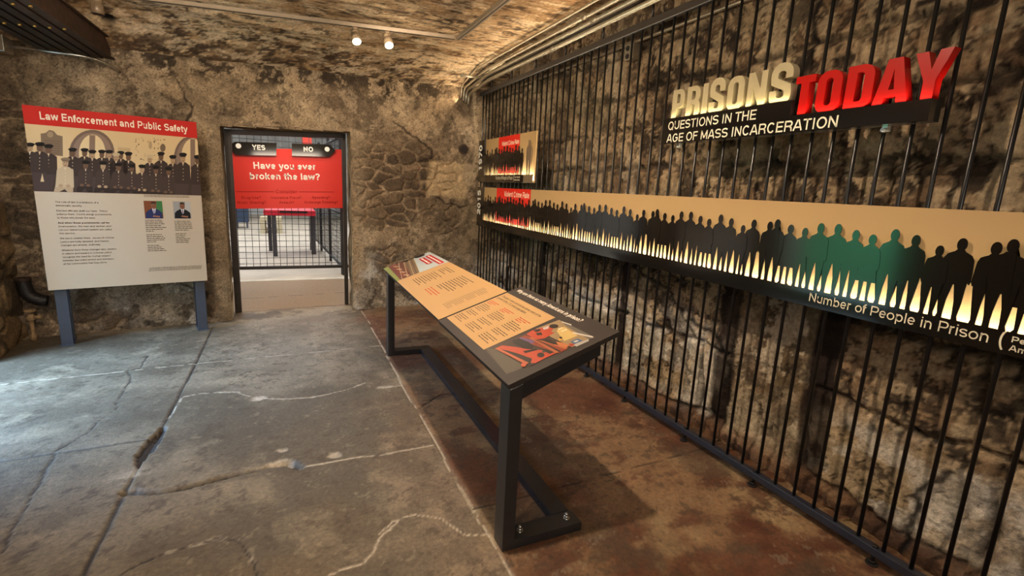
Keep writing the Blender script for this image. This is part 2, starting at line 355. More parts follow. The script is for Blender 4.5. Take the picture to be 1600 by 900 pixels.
# back wall -------------------------------------------------------------
def build_back():
    gx = np.arange(-2.60, 2.76, 0.0125); gz = np.arange(-0.05, 3.16, 0.0125)
    X, Zz = np.meshgrid(gx, gz, indexing='ij')
    wx = (fbm(X * 5, Zz * 5, 131, 4) - 0.5) * 0.16; wz = (fbm(X * 5, Zz * 5, 141, 4) - 0.5) * 0.12
    f1, f2, cid = voro((X + wx) * 4.3, (Zz + wz) * 8.6, 151)
    m = sstep(0.10, 0.26, f2 - f1)                                  # stone, 0 = mortar
    n1 = fbm(X * 1.6, Zz * 1.6, 161, 6); n2 = fbm(X * 6, Zz * 6, 171, 6); n3 = fbm(X * 22, Zz * 22, 181, 4)
    # where the plaster has gone and the rubble shows
    zone = sstep(0.55, 0.15, np.hypot((X - 1.20) / 0.85, (Zz - 1.62) / 0.62) - 0.62 + (n1 - 0.5) * 0.9)
    zone = np.maximum(zone, 0.7 * sstep(0.61, 0.70, n1 + 0.10 * sstep(0.9, 0.2, Zz) - 0.10 * sstep(1.9, 2.4, Zz)))
    zone = np.maximum(zone, 0.8 * sstep(-1.86, -2.15, X + (n2 - 0.5) * 0.4))
    st = m * zone
    pl = np.zeros(X.shape + (3,)) + np.array(L(164, 142, 108))
    pl = mixc(pl, L(126, 108, 82), sstep(0.44, 0.64, n1)); pl = mixc(pl, L(190, 168, 130), sstep(0.54, 0.70, fbm(X * 2.4 + 7, Zz * 2.4, 191, 6)) * 0.8)
    pl = mixc(pl, L(92, 80, 62), sstep(0.58, 0.70, fbm(X * 4, Zz * 4 + 3, 201, 6)) * 0.8)
    low = sstep(0.75, 0.15, Zz + (n2 - 0.5) * 0.5)
    pl = mixc(pl, L(126, 122, 112), low * 0.75); pl = mixc(pl, L(186, 184, 174), low * sstep(0.52, 0.64, fbm(X * 4.5, Zz * 4.5, 211, 6)) * 0.9)
    pl = mixc(pl, L(58, 50, 40), low * sstep(0.56, 0.66, fbm(X * 6 + 9, Zz * 6, 221, 5)) * 0.8)
    stc = np.zeros(X.shape + (3,)) + np.array(L(112, 94, 70)); stc = mixc(stc, L(82, 68, 52), sstep(0.2, 0.7, cid)); stc = mixc(stc, L(136, 114, 86), sstep(0.75, 0.9, cid))
    mort = mixc(pl * 0 + np.array(L(172, 148, 114)), L(142, 120, 90), sstep(0.4, 0.65, n2))
    col = pl * (1 - zone[..., None]) + (mort * (1 - m[..., None]) + stc * m[..., None]) * zone[..., None]
    rm = zone * sstep(0.02, 0.12, f2 - f1) * sstep(0.22, 0.12, f2 - f1); col = mixc(col, L(58, 48, 37), rm * 0.6)
    fa = fbm(X * 2.6 + 2, Zz * 2.6 + 5, 601, 8, .62); fb = fbm(X * 6.5 + 4, Zz * 6.5, 611, 8, .66); fc = fbm(X * 26, Zz * 26, 621, 5, .7)
    pz = 1 - zone
    col = mixc(col, L(186, 166, 132), sstep(.595, .605, fa) * pz * .40); col = mixc(col, L(72, 60, 47), rim(fa, .598, .005) * pz * .5)
    col = mixc(col, L(104, 90, 70), sstep(.39, .375, fa) * pz * .4); col = mixc(col, L(80, 68, 54), rim(fa, .382, .005) * pz * .35)
    col = mixc(col, L(82, 70, 54), sstep(.625, .64, fb) * (.25 + .3 * pz)); col = mixc(col, L(190, 172, 140), sstep(.355, .34, fb) * .3 * pz)
    col = mixc(col, L(34, 28, 22), sstep(.67, .69, fc) * .55)
    edge = sstep(0.25, 0.5, zone) * sstep(0.75, 0.5, zone); col = mixc(col, L(62, 50, 38), edge * 0.4 * sstep(0.45, 0.6, n2))
    # dark peeled band where wall meets vault
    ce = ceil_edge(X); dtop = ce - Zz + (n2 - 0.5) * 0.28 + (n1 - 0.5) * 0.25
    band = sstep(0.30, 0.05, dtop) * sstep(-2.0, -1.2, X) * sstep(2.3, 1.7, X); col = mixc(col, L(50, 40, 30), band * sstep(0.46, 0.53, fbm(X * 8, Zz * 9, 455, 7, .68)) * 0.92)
    sign_shade = sstep(0.45, 0.3, np.abs(X + 2.1 + (n1 - .5) * .3)) * sstep(0.40, 0.56, n2) * sstep(0.6, 1.0, Zz) * sstep(2.3, 2.0, Zz); col = mixc(col, L(40, 34, 27), sign_shade * 0.55)  # shadow beside the standing sign, painted into the wall colour
    # cracks in the plaster
    for cd in ([(-1.0, 2.6), (-0.85, 2.25), (-0.95, 1.9)], [(1.3, 2.35), (1.75, 2.05), (1.72, 1.5), (1.95, 1.35), (2.3, 1.35)], [(-1.7, 0.45), (-1.1, 0.5), (-0.8, 0.3)], [(1.55, 1.9), (1.75, 1.95), (2.0, 1.75)]):
        d = seg_dist(X + wx, Zz + wz, cd); col = mixc(col, L(38, 30, 23), sstep(0.016, 0.005, d) * (1 - band) * 0.85)
    # pale patch at the right of the rubble
    pp = sstep(0.06, 0.0, np.maximum(np.abs(X + wx - 1.98) - 0.24, np.abs(Zz + wz - 1.68) - 0.20)); col = mixc(col, L(190, 164, 118), pp * 0.85)
    jam = sstep(0.22, 0.04, np.minimum(np.abs(X - DX0), np.abs(X - DX1)) + (n2 - .5) * .2) * (Zz < 2.2); col = mixc(col, L(158, 140, 110), jam * 0.55)
    g_ = col.mean(-1, keepdims=True); col = (col * .80 + g_ * .20) * np.array((1.0, .97, .96)); col = col * (0.66 + 0.62 * n3)[..., None]
    disp = (n1 - 0.5) * 0.07 + (n2 - 0.5) * 0.022 - sstep(.625, .64, fb) * pz * 0.006 + sstep(.595, .605, fa) * pz * 0.005 + st * 0.018 - zone * (1 - m) * 0.012 - zone * 0.012 + sstep(0.35, 0.0, Zz) * 0.02
    disp = disp * sstep(0.0, 0.10, np.minimum(np.abs(X - DX0), np.abs(X - DX1)) + (Zz > 2.16) * 1.0)
    Y = yback(X) - disp
    # doorway: cells inside are left out, the edge is snapped straight
    P = np.stack([X, Y, Zz], -1)
    cx = (X[:-1, :-1] + X[1:, 1:]) / 2; cz = (Zz[:-1, :-1] + Zz[1:, 1:]) / 2
    top = 2.10 + 0.055 * (cx - DX0)
    keep = ~((cx > DX0) & (cx < DX1) & (cz < top))
    grid_mesh('wall_back', P, col, M_stone, keep)
    # plastered reveals of the doorway (0.4 deep)
    def reveal(name, pfun, nu, nv, dnorm):
        U, V = np.meshgrid(np.linspace(0, 1, nu), np.linspace(0, 1, nv), indexing='ij'); Pr = pfun(U, V)
        a = fbm(Pr[..., 0] * 3 + Pr[..., 1] * 5, Pr[..., 2] * 4, 231, 5); c = np.zeros(U.shape + (3,)) + np.array(L(142, 122, 92)); c = mixc(c, L(92, 78, 60), sstep(0.45, 0.62, a)); c = mixc(c, L(190, 176, 150), sstep(0.58, 0.7, a) * sstep(1.2, 0.3, Pr[..., 2]))
        Pr = Pr + (a - 0.5)[..., None] * 0.05 * np.array(dnorm); grid_mesh(name, Pr, c, M_stone)
    dp = 0.44
    reveal('trim_2', lambda U, V: np.stack([DX0 - 0.012 + 0 * U, yback(DX0) - 0.012 + U * dp, V * 2.18], -1), 16, 90, (1, 0, 0))
    reveal('trim_3', lambda U, V: np.stack([DX1 + 0.012 + 0 * U, yback(DX1) - 0.012 + U * dp, V * 2.24], -1), 16, 90, (1, 0, 0))
    reveal('trim_4', lambda U, V: np.stack([DX0 - 0.03 + V * (DX1 - DX0 + 0.06), yback(DX0 + V * (DX1 - DX0)) - 0.012 + U * dp, 2.112 + 0.0732 * V], -1), 16, 60, (0, 0, 1))
build_back()

# right wall ---------------------------------------------------------------
def build_right():
    gy = np.concatenate([np.arange(-2.6, 0.5, 0.06), np.arange(0.5, 6.80, 0.0125)]); gz = np.arange(-0.05, 3.16, 0.0125)
    Y, Zz = np.meshgrid(gy, gz, indexing='ij')
    n1 = fbm(Y * 1.4, Zz * 1.4, 241, 6); n2 = fbm(Y * 5, Zz * 5, 251, 6); n3 = fbm(Y * 20, Zz * 20, 261, 4); n4 = fbm(Y * 3, Zz * 3 + 4, 271, 6, 0.65)
    wz = (fbm(Y * 2.5, Zz * 2.5, 281, 4) - 0.5) * 0.12 + (n3 - 0.5) * 0.03; wy = (fbm(Y * 4, Zz * 4, 291, 4) - 0.5) * 0.16
    zj = [-0.2, 0.10, 0.60, 1.02, 1.42, 1.80, 2.12, 2.42, 2.75, 3.3]
    rs = np.random.RandomState(7); J = np.full(Y.shape, 9.0); tone = np.zeros(Y.shape)
    zz = Zz + wz
    for i in range(len(zj) - 1):
        ins = (zz >= zj[i]) & (zz < zj[i + 1]); J = np.where(ins, np.minimum(zz - zj[i], zj[i + 1] - zz), J)
        y = -3.0
        while y < 7.5:
            ln = rs.uniform(0.55, 1.25); y2 = y + ln; yy = Y + wy * 0.6; jn = ins & (yy >= y) & (yy < y2)
            J = np.where(jn, np.minimum(J, np.minimum(yy - y, y2 - yy)), J); tone = np.where(jn, rs.rand(), tone); y = y2
    blk = sstep(0.002, 0.032, J)
    base = np.zeros(Y.shape + (3,)) + np.array(L(126, 102, 74)); base = mixc(base, L(98, 78, 57), tone * 0.7)
    base = mixc(base, L(156, 128, 94), sstep(0.5, 0.68, n1) * 0.8)
    mott = sstep(0.465, 0.525, fbm(Y * 5.5, Zz * 5.5 + 4, 275, 7, 0.68)); base = mixc(base, L(50, 39, 29), mott * 0.88)
    wash = sstep(0.52, 0.57, fbm(Y * 4.5 + 3, Zz * 4.5, 301, 7, 0.68)); base = mixc(base, L(178, 154, 118), wash * 0.8)
    speck = sstep(0.60, 0.66, fbm(Y * 16, Zz * 16, 311, 4, 0.7)); base = mixc(base, L(176, 156, 122), speck * 0.5)
    spk2 = sstep(0.62, 0.67, fbm(Y * 22 + 5, Zz * 22, 321, 4, 0.7)); base = mixc(base, L(26, 21, 17), spk2 * 0.75)
    fa = fbm(Y * 3.2 + 2, Zz * 3.2 + 5, 631, 8, .66); fb = fbm(Y * 9 + 4, Zz * 9, 641, 7, .7)
    base = mixc(base, L(188, 166, 130), sstep(.585, .60, fa) * .75); base = mixc(base, L(40, 31, 24), rim(fa, .588, .008) * .7)
    base = mixc(base, L(44, 35, 27), sstep(.59, .61, fb) * .75); base = mixc(base, L(192, 172, 138), sstep(.395, .375, fb) * .6)
    # lime-washed lower zone
    low = sstep(0.66, 0.40, Zz + (n2 - .5) * .5 - .25 * sstep(1.7, 2.2, Y)) * sstep(0.0, 0.12, Zz); lw = low * (1 - .6 * sstep(.47, .52, fbm(Y * 7, Zz * 7 + 9, 345, 6, .68))) * sstep(0.44, 0.50, fbm(Y * 2.2, Zz * 3.4 + 2, 331, 7, 0.62))
    base = mixc(base, L(208, 202, 190), lw * 0.88)
    # plaster bay between the two dark chases and plastered far half
    bay = sstep(0.04, 0.0, np.abs(Y + wy * .15 - 1.94) - 0.27) * sstep(1.35, 1.2, Zz); far = sstep(3.0, 3.5, Y + (n1 - .5) * 1.2) * (0.35 + 0.65 * sstep(1.9, 1.5, Zz))
    plc = np.zeros(Y.shape + (3,)) + np.array(L(160, 138, 106)); plc = mixc(plc, L(122, 100, 74), sstep(0.45, 0.6, n1)); plc = mixc(plc, L(184, 168, 140), sstep(0.5, 0.62, n4) * 0.7)
    plc = mixc(plc, L(74, 66, 44), sstep(0.56, 0.66, n2) * 0.6)
    t = np.maximum(bay * 0.9, far * sstep(0.40, 0.52, fbm(Y * 1.2, Zz * 1.2 + 8, 341, 6)) * 0.9)
    col = base * (1 - t[..., None]) + plc * t[..., None]
    col = mixc(col, L(70, 58, 44), sstep(.60, .62, fb) * t * .8); col = mixc(col, L(206, 192, 166), sstep(.57, .58, fa) * t * .7); col = mixc(col, L(58, 47, 36), rim(fa, .573, .007) * t * .7)
    grn = sstep(0.54, 0.66, fbm(Y * 2, Zz * 2 + 11, 351, 6)) * sstep(2.8, 3.6, Y) * sstep(2.8, 2.0, Zz); col = mixc(col, L(70, 66, 40), grn * 0.6)
    joint = (1 - blk) * (1 - bay) * (1 - far * 0.55); col = mixc(col, L(34, 27, 21), joint * 0.8 * sstep(0.36, 0.5, fbm(Y * 3, Zz * 3, 295, 4)))
    for yc, z1, w in ((1.60, 1.05, 0.07), (2.255, 1.05, 0.055), (4.93, 1.1, 0.06), (3.38, 1.2, 0.03), (5.85, 1.1, 0.03)):
        d = np.abs(Y + wy * 0.35 - yc) - w; tt = sstep(0.03, 0.0, d) * sstep(z1 + .3, z1, Zz); col = mixc(col, L(38, 25, 18), tt * (0.85 + 0.15 * sstep(.4, .6, n2)))
    ledge = sstep(0.16, 0.06, Zz + (n2 - .5) * .12); col = mixc(col, L(112, 76, 44), ledge * 0.85)
    col = mixc(col, L(58, 36, 22), ledge * sstep(0.5, 0.62, n2) * 0.8)
    for cd in ([(2.6, .75), (2.3, .68), (2.25, .35)], [(3.3, 1.0), (2.9, .9), (2.5, .62)], [(2.0, 2.75), (1.95, 2.35), (2.15, 2.1)], [(1.0, 0.45), (1.06, .25), (1.12, .0)]):
        d = seg_dist(Y + wy, Zz + wz, cd); col = mixc(col, L(20, 16, 12), sstep(0.022, 0.006, d) * 0.9)
    g_ = col.mean(-1, keepdims=True); col = (col * .88 + g_ * .12) * np.array((1.0, .95, .91)); col = col * (0.56 + 0.62 * n3)[..., None]
    disp = blk * 0.03 * (1 - 0.7 * np.clip(t, 0, 1)) + (n1 - .5) * 0.06 + (n4 - .5) * 0.03 + (n3 - .5) * 0.014 - sstep(.59, .61, fb) * 0.010 + ledge * 0.045
    X = XR + 0.03 - np.clip(disp, -0.05, 0.10)
    grid_mesh('wall_right', np.stack([X, Y, Zz], -1), col, M_ashlar, flip=True)
build_right()

# left wall -------------------------------------------------------------------
LW0, LW1, LWZ = 3.65, 5.20, 2.25            # doorway to daylight, left of the frame
def build_left():
    gy = np.concatenate([np.arange(-2.6, LW0, 0.05), np.arange(LW0, 6.3, 0.0175)]); gz = np.arange(-0.05, 3.16, 0.02)
    Y, Zz = np.meshgrid(gy, gz, indexing='ij')
    wx = (fbm(Y * 4, Zz * 4, 361, 4) - 0.5) * 0.2; wz = (fbm(Y * 4, Zz * 4, 371, 4) - 0.5) * 0.16
    f1, f2, cid = voro((Y + wx) * 2.6, (Zz + wz) * 3.9, 381); m = sstep(0.05, 0.22, f2 - f1)
    n1 = fbm(Y * 2, Zz * 2, 391, 5); n2 = fbm(Y * 8, Zz * 8, 401, 5)
    st = np.zeros(Y.shape + (3,)) + np.array(L(118, 96, 68)); st = mixc(st, L(84, 70, 52), sstep(0.3, 0.8, cid)); st = mixc(st, L(150, 124, 90), sstep(0.5, 0.68, n2) * 0.7)
    mo = np.zeros(Y.shape + (3,)) + np.array(L(152, 126, 90)); mo = mixc(mo, L(96, 78, 56), sstep(0.42, 0.6, n1))
    col = mo * (1 - m[..., None]) + st * m[..., None]
    col = mixc(col, L(44, 36, 28), sstep(0.03, 0.0, np.abs(f2 - f1 - 0.1) - 0.03) * 0.5)
    up = sstep(2.0, 2.4, Zz); col = mixc(col, L(142, 118, 80), up * 0.8)
    disp = m * 0.035 + (n1 - .5) * 0.1 + (n2 - .5) * 0.02 + sstep(0.5, 0.0, Zz) * 0.06
    X = XL + disp
    cy = (Y[:-1, :-1] + Y[1:, 1:]) / 2; cz = (Zz[:-1, :-1] + Zz[1:, 1:]) / 2
    grid_mesh('wall_left', np.stack([X, Y, Zz], -1), col, M_stone, ~((cy > LW0) & (cy < LW1) & (cz < LWZ)))
build_left()
M_plain = mat('plain_old_plaster', L(140, 118, 88), 0.9, 0, 0.3, 4, 0.5, 30)
m_ = box(-2.74, -2.36, LW1 + .02, 6.25, -0.05, 3.1); add_box(m_, -2.74, -2.36, -2.6, LW0 - .02, -0.05, 3.1); add_box(m_, -2.74, -2.36, LW0 - .02, LW1 + .02, LWZ + .02, 3.1)
struct(obj('wall_left_core', m_, M_plain))
# ceiling ------------------------------------------------------------------------
def build_ceiling():
    gx = np.arange(-2.70, 2.85, 0.02); gy = np.concatenate([np.arange(-2.6, 2.0, 0.06), np.arange(2.0, 6.85, 0.016)])
    X, Y = np.meshgrid(gx, gy, indexing='ij')
    Z = ceil_z(X, Y)
    n1 = fbm(X * 1.2, Y * 2.4, 411, 6); n2 = fbm(X * 3.5, Y * 9, 421, 6, 0.62); n3 = fbm(X * 20, Y * 26, 431, 4); n4 = fbm(X * 2.2 + 3, Y * 5, 441, 6)
    col = np.zeros(X.shape + (3,)) + np.array(L(196, 168, 132)); col = mixc(col, L(160, 132, 98), sstep(0.42, 0.58, n1)); col = mixc(col, L(206, 182, 146), sstep(0.52, 0.66, n4) * 0.8)
    col = mixc(col, L(120, 96, 70), sstep(0.54, 0.64, n2) * 0.65)
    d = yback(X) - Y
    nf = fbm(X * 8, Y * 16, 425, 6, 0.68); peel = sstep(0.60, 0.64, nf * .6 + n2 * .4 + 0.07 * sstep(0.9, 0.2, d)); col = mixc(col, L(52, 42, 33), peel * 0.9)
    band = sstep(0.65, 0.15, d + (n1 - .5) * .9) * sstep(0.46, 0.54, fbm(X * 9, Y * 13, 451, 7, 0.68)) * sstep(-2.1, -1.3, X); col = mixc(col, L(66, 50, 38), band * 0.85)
    white = sstep(0.75, 0.3, np.abs(d - 0.75)) * sstep(0.53, 0.60, fbm(X * 8, Y * 14, 461, 5, .65)); col = mixc(col, L(214, 196, 164), white * 0.6)
    for yy, w in ((4.55, 0.022), (3.9, 0.02), (5.55, 0.018)):                    # board-mark ridges running across
        dd = np.abs(Y - 0.08 * X - yy + (n1 - .5) * 0.12); col = mixc(col, L(60, 47, 35), sstep(w, w * .3, dd) * sstep(0.48, 0.58, n4) * 0.8); Z = Z - sstep(0.10, 0.0, dd) * 0.012
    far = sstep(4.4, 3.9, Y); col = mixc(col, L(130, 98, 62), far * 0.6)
    fa = fbm(X * 3 + 2, Y * 7 + 5, 651, 8, .64); fb = fbm(X * 9 + 4, Y * 18, 661, 7, .68)
    col = mixc(col, L(218, 196, 164), sstep(.575, .59, fa) * .6); col = mixc(col, L(80, 64, 48), rim(fa, .58, .007) * .65); col = mixc(col, L(70, 56, 43), sstep(.615, .63, fb) * .8); col = mixc(col, L(224, 204, 174), sstep(.38, .365, fb) * .5)
    for hx, hy in ((0.12, 4.83), (0.01, 5.62), (1.25, 5.35), (-1.35, 5.75)):
        t = sstep(0.075, 0.04, np.hypot(X - hx + (n3 - .5) * .05, (Y - hy) * 1.1)); col = mixc(col, L(20, 16, 13), t); Z = Z + t * 0.04
    col = col * (0.72 + 0.56 * n3)[..., None]
    Z = Z + (n1 - .5) * 0.05 + (n2 - .5) * 0.015
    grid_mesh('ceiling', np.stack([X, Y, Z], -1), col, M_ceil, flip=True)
build_ceiling()
# wall behind the camera
struct(obj('wall_front', box(-2.7, 2.8, -2.75, -2.6, -0.05, 3.2), M_plain))
struct(obj('floor_outside', box(-7.0, -2.72, -2.6, 8.0, -0.12, -0.02), mat('outside_paving', L(150, 146, 138), 0.8, 0, 0.2, 6)))

# ------------------------------------------------------------------ lettering (stroke alphabet) and flat artwork
def arc(cx, cy, rx, ry, a0, a1, n=10):
    return [(cx + rx * math.cos(math.radians(a0 + (a1 - a0) * k / n)), cy + ry * math.sin(math.radians(a0 + (a1 - a0) * k / n))) for k in range(n + 1)]
_gl = {}
def glyphs(w):
    w = round(w, 3)
    if w in _gl: return _gl[w]
    h = w / 2; C = 0.72; X = 0.53; b = h; t = C - h; xt = X - h; D = -0.2
    G = {}
    def g(ch, adv, *st): G[ch] = (adv, [list(s) for s in st])
    sd = 0.07 + h
    e = lambda cx, cy, rx, ry: arc(cx, cy, rx, ry, 0, 360, 20)
    g('A', .68, [(h, 0), (.30, C)], [(.68 - h, 0), (.38, C)], [(.15, .24), (.53, .24)]) if w < .1 else g('A', .70, [(h * 1.1, 0), (.33 - h * .2, C)], [(.70 - h * 1.1, 0), (.37 + h * .2, C)], [(.16, .22), (.54, .22)])
    g('B', .68, [(sd, 0), (sd, C)], [(sd, t), (.38, t)] + arc(.40, (t + .385) / 2, .19 - h * .6, (t - .385) / 2, 90, -90) + [(sd, .385)], [(sd, .385), (.40, .385)] + arc(.42, (b + .385) / 2, .22 - h * .6, (.385 - b) / 2, 90, -90) + [(sd, b)])
    g('C', .72, arc(.37, .36, .31 - h, .37 - h, 40, 320, 18))
    g('D', .72, [(sd, 0), (sd, C)], [(sd, t), (.36, t)] + arc(.36, .36, .31 - h, t - .36, 90, -90, 14) + [(sd, b)])
    g('E', .64, [(sd, 0), (sd, C)], [(sd, t), (.60, t)], [(sd, .37), (.56, .37)], [(sd, b), (.60, b)])
    g('F', .60, [(sd, 0), (sd, C)], [(sd, t), (.57, t)], [(sd, .37), (.53, .37)])
    g('G', .77, arc(.38, .36, .32 - h, .37 - h, 40, 330, 18) + [(.70 - h, .20), (.70 - h, .36), (.42, .36)])
    g('H', .72, [(sd, 0), (sd, C)], [(.65 - h, 0), (.65 - h, C)], [(sd, .37), (.65 - h, .37)])
    g('I', .20 + w, [(.10 + h, 0), (.10 + h, C)])
    g('L', .58, [(sd, 0), (sd, C)], [(sd, b), (.55, b)])
    g('M', .84, [(sd, 0), (sd, C)], [(.77 - h, 0), (.77 - h, C)], [(sd, C - h * .4), (.42, .10)], [(.77 - h, C - h * .4), (.42, .10)])
    g('N', .72, [(sd, 0), (sd, C)], [(.65 - h, 0), (.65 - h, C)], [(sd, C - h * .5), (.65 - h, h * .5)])
    g('O', .77, e(.385, .36, .34 - h, .37 - h))
    g('P', .66, [(sd, 0), (sd, C)], [(sd, t), (.40, t)] + arc(.41, (t + .31) / 2, .21 - h * .6, (t - .31) / 2, 90, -90) + [(sd, .31)])
    g('Q', .77, e(.385, .36, .34 - h, .37 - h), [(.44, .20), (.66, .0)])
    g('R', .71, [(sd, 0), (sd, C)], [(sd, t), (.42, t)] + arc(.43, (t + .34) / 2, .21 - h * .6, (t - .34) / 2, 90, -90) + [(sd, .34)], [(.43, .34), (.60 - h * .4, .24), (.63 - h * .3, 0)])
    sS = lambda CC, W: arc(W / 2, CC - h - (CC - 2 * h) * .25, W / 2 - .03 - h, (CC - 2 * h) * .25, 25, 180, 8) + arc(W / 2, CC - h - (CC - 2 * h) * .25, W / 2 - .03 - h, (CC - 2 * h) * .25, 190, 265, 5) + arc(W / 2, h + (CC - 2 * h) * .25, W / 2 - .03 - h, (CC - 2 * h) * .25, 85, -180 + 25, 12)
    g('S', .67, sS(C, .67))
    g('T', .62, [(.31, 0), (.31, C)], [(.02, t), (.60, t)])
    g('U', .72, [(sd, C), (sd, .28)] + arc(.36, .28, .36 - sd, .28 - h, 180, 360, 12) + [(.72 - sd, C)])
    g('V', .66, [(h, C), (.33, h * .5)], [(.66 - h, C), (.33, h * .5)])
    g('W', .94, [(h, C), (.25, h * .5)], [(.25, h * .5), (.47, C)], [(.47, C), (.69, h * .5)], [(.69, h * .5), (.94 - h, C)])
    g('Y', .66, [(h, C), (.33, .30)], [(.66 - h, C), (.33, .30)], [(.33, 0), (.33, .34)])
    rx = .235 - h; ry = X / 2 - h; cy = X / 2
    g('a', .56, arc(.26, xt - .13, .19 - h * .3, .13, 170, 0, 8) + [(.47 - h * .4, .0)], e(.24, .165, .205 - h, .165 - h))
    g('b', .60, [(sd, 0), (sd, C)], e(.31, cy, rx, ry)); g('d', .60, [(.60 - sd, 0), (.60 - sd, C)], e(.29, cy, rx, ry))
    g('c', .54, arc(.28, cy, rx, ry, 42, 318, 16)); g('e', .56, [(.50 - h * .6, cy), (.06, cy)], arc(.28, cy, rx, ry, 0, 320, 18))
    g('f', .30, [(.13, 0), (.13, C - .14)] + arc(.25, C - .14, .12, .14 - h, 180, 75, 6), [(.01, xt), (.29, xt)])
    g('g', .60, e(.29, cy, rx, ry), [(.60 - sd, X), (.60 - sd, -.03)] + arc(.30, -.03, .30 - sd, .17 - h, 0, -150, 8))
    g('h', .58, [(sd, 0), (sd, C)], [(sd, .30)] + arc(.29, .31, .29 - sd, xt - .31, 180, 0, 9) + [(.58 - sd, 0)])
    dot = lambda x, y: [(x, y - h), (x, y + h)]
    g('i', .14 + w, [(.07 + h, 0), (.07 + h, X)], dot(.07 + h, C - h)); g('j', .14 + w, [(.07 + h, X), (.07 + h, -.1), (.0, -.18)], dot(.07 + h, C - h))
    g('k', .55, [(sd, 0), (sd, C)], [(sd, .20), (.47, X)], [(.24, .32), (.52 - h * .6, 0)]); g('l', .14 + w, [(.07 + h, 0), (.07 + h, C)])
    mw = .86
    g('m', mw, [(sd, 0), (sd, X)], [(sd, .34)] + arc((sd + mw / 2) / 2, .34, (mw / 2 - sd) / 2, xt - .34, 180, 0, 7) + [(mw / 2, 0)], [(mw / 2, .34)] + arc((mw - sd + mw / 2) / 2, .34, (mw / 2 - sd) / 2, xt - .34, 180, 0, 7) + [(mw - sd, 0)])
    g('n', .58, [(sd, 0), (sd, X)], [(sd, .30)] + arc(.29, .31, .29 - sd, xt - .31, 180, 0, 9) + [(.58 - sd, 0)])
    g('o', .58, e(.29, cy, .26 - h, ry)); g('p', .60, [(sd, D), (sd, X)], e(.31, cy, rx, ry)); g('q', .60, [(.60 - sd, D), (.60 - sd, X)], e(.29, cy, rx, ry))
    g('r', .37, [(sd, 0), (sd, X)], [(sd, .30)] + arc(.30, .30, .30 - sd, xt - .30, 180, 85, 6)); g('s', .52, sS(X, .52))
    g('t', .32, [(.15, C - .06), (.15, .14)] + arc(.26, .14, .11, .14 - h, 180, 280, 5), [(.01, xt), (.30, xt)])
    g('u', .58, [(.58 - sd, 0), (.58 - sd, X)], [(sd, X), (sd, .22)] + arc(.29, .22, .29 - sd, .22 - h, 180, 360, 9)); g('v', .53, [(h, X), (.265, h * .5)], [(.53 - h, X), (.265, h * .5)])
    g('w', .76, [(h, X), (.21, h * .5)], [(.21, h * .5), (.38, X)], [(.38, X), (.55, h * .5)], [(.55, h * .5), (.76 - h, X)]); g('x', .53, [(h, 0), (.53 - h, X)], [(h, X), (.53 - h, 0)])
    g('y', .53, [(h, X), (.28, h * .4)], [(.53 - h, X), (.22, -.15), (.06, -.2 + h)]); g('z', .5, [(.05, xt), (.45, xt)], [(.43, xt), (.07, b)], [(.05, b), (.46, b)])
    g('0', .60, e(.30, .36, .27 - h, .37 - h)); g('1', .60, [(.34, 0), (.34, C)], [(.34, C - h), (.14, .54)])
    g('2', .60, arc(.30, .50, .24 - h * .6, .22 - h, 170, -30, 10) + [(.09, b)], [(.05, b), (.56, b)]); g('5', .60, [(.52, t), (.16, t), (.12, .40)], arc(.29, .245, .25 - h * .6, .245 - h, 120, -160, 12))
    g('7', .60, [(.04, t), (.56, t)], [(.52, t), (.22, 0)]); g('9', .60, e(.30, .49, .25 - h, .23 - h), arc(.30, .30, .27 - h, .30 - h, 40, -150, 10)[:1] + [(.57 - h, .48)] + arc(.30, .32, .27 - h, .32 - h, 20, -150, 8))
    g('.', .28, [(.14, 0), (.14, w)]); g(',', .28, [(.15, w), (.10, -.1)]); g("'", .2, [(.1, .5), (.1, C)]); g('-', .34, [(.04, .26), (.30, .26)]); g(':', .28, [(.14, 0), (.14, w)], [(.14, xt - h), (.14, X)])
    g('?', .56, arc(.28, .52, .22 - h * .5, .20 - h, 170, -50, 10) + [(.28, .30), (.28, .20)], [(.28, 0), (.28, w)]); g('(', .32, arc(.40, .26, .30, .50, 130, 230, 10)); g(')', .32, arc(-.08, .26, .30, .50, 50, -50, 10)); g(' ', .28)
    _gl[w] = G; return G
def stroke_quads(pts, h):
    n = len(pts); out = []
    if n < 2: return out
    closed = math.hypot(pts[0][0] - pts[-1][0], pts[0][1] - pts[-1][1]) < 1e-6
    nr = []
    for a, c in zip(pts[:-1], pts[1:]):
        dx, dy = c[0] - a[0], c[1] - a[1]; l = math.hypot(dx, dy) or 1e-9; nr.append((-dy / l, dx / l))
    offs = []
    for i in range(n):
        a = nr[i - 1] if i > 0 else (nr[-1] if closed else nr[0]); c = nr[i] if i < n - 1 else (nr[0] if closed else nr[-1])
        mx, my = a[0] + c[0], a[1] + c[1]; l2 = mx * mx + my * my
        k = 2 / l2 if l2 > 0.5 else 1.0
        offs.append((mx * k * h, my * k * h))
    for i in range(n - 1):
        p, q, o, r = pts[i], pts[i + 1], offs[i], offs[i + 1]
        out.append([(p[0] - o[0], p[1] - o[1]), (q[0] - r[0], q[1] - r[1]), (q[0] + r[0], q[1] + r[1]), (p[0] + o[0], p[1] + o[1])])
    return out
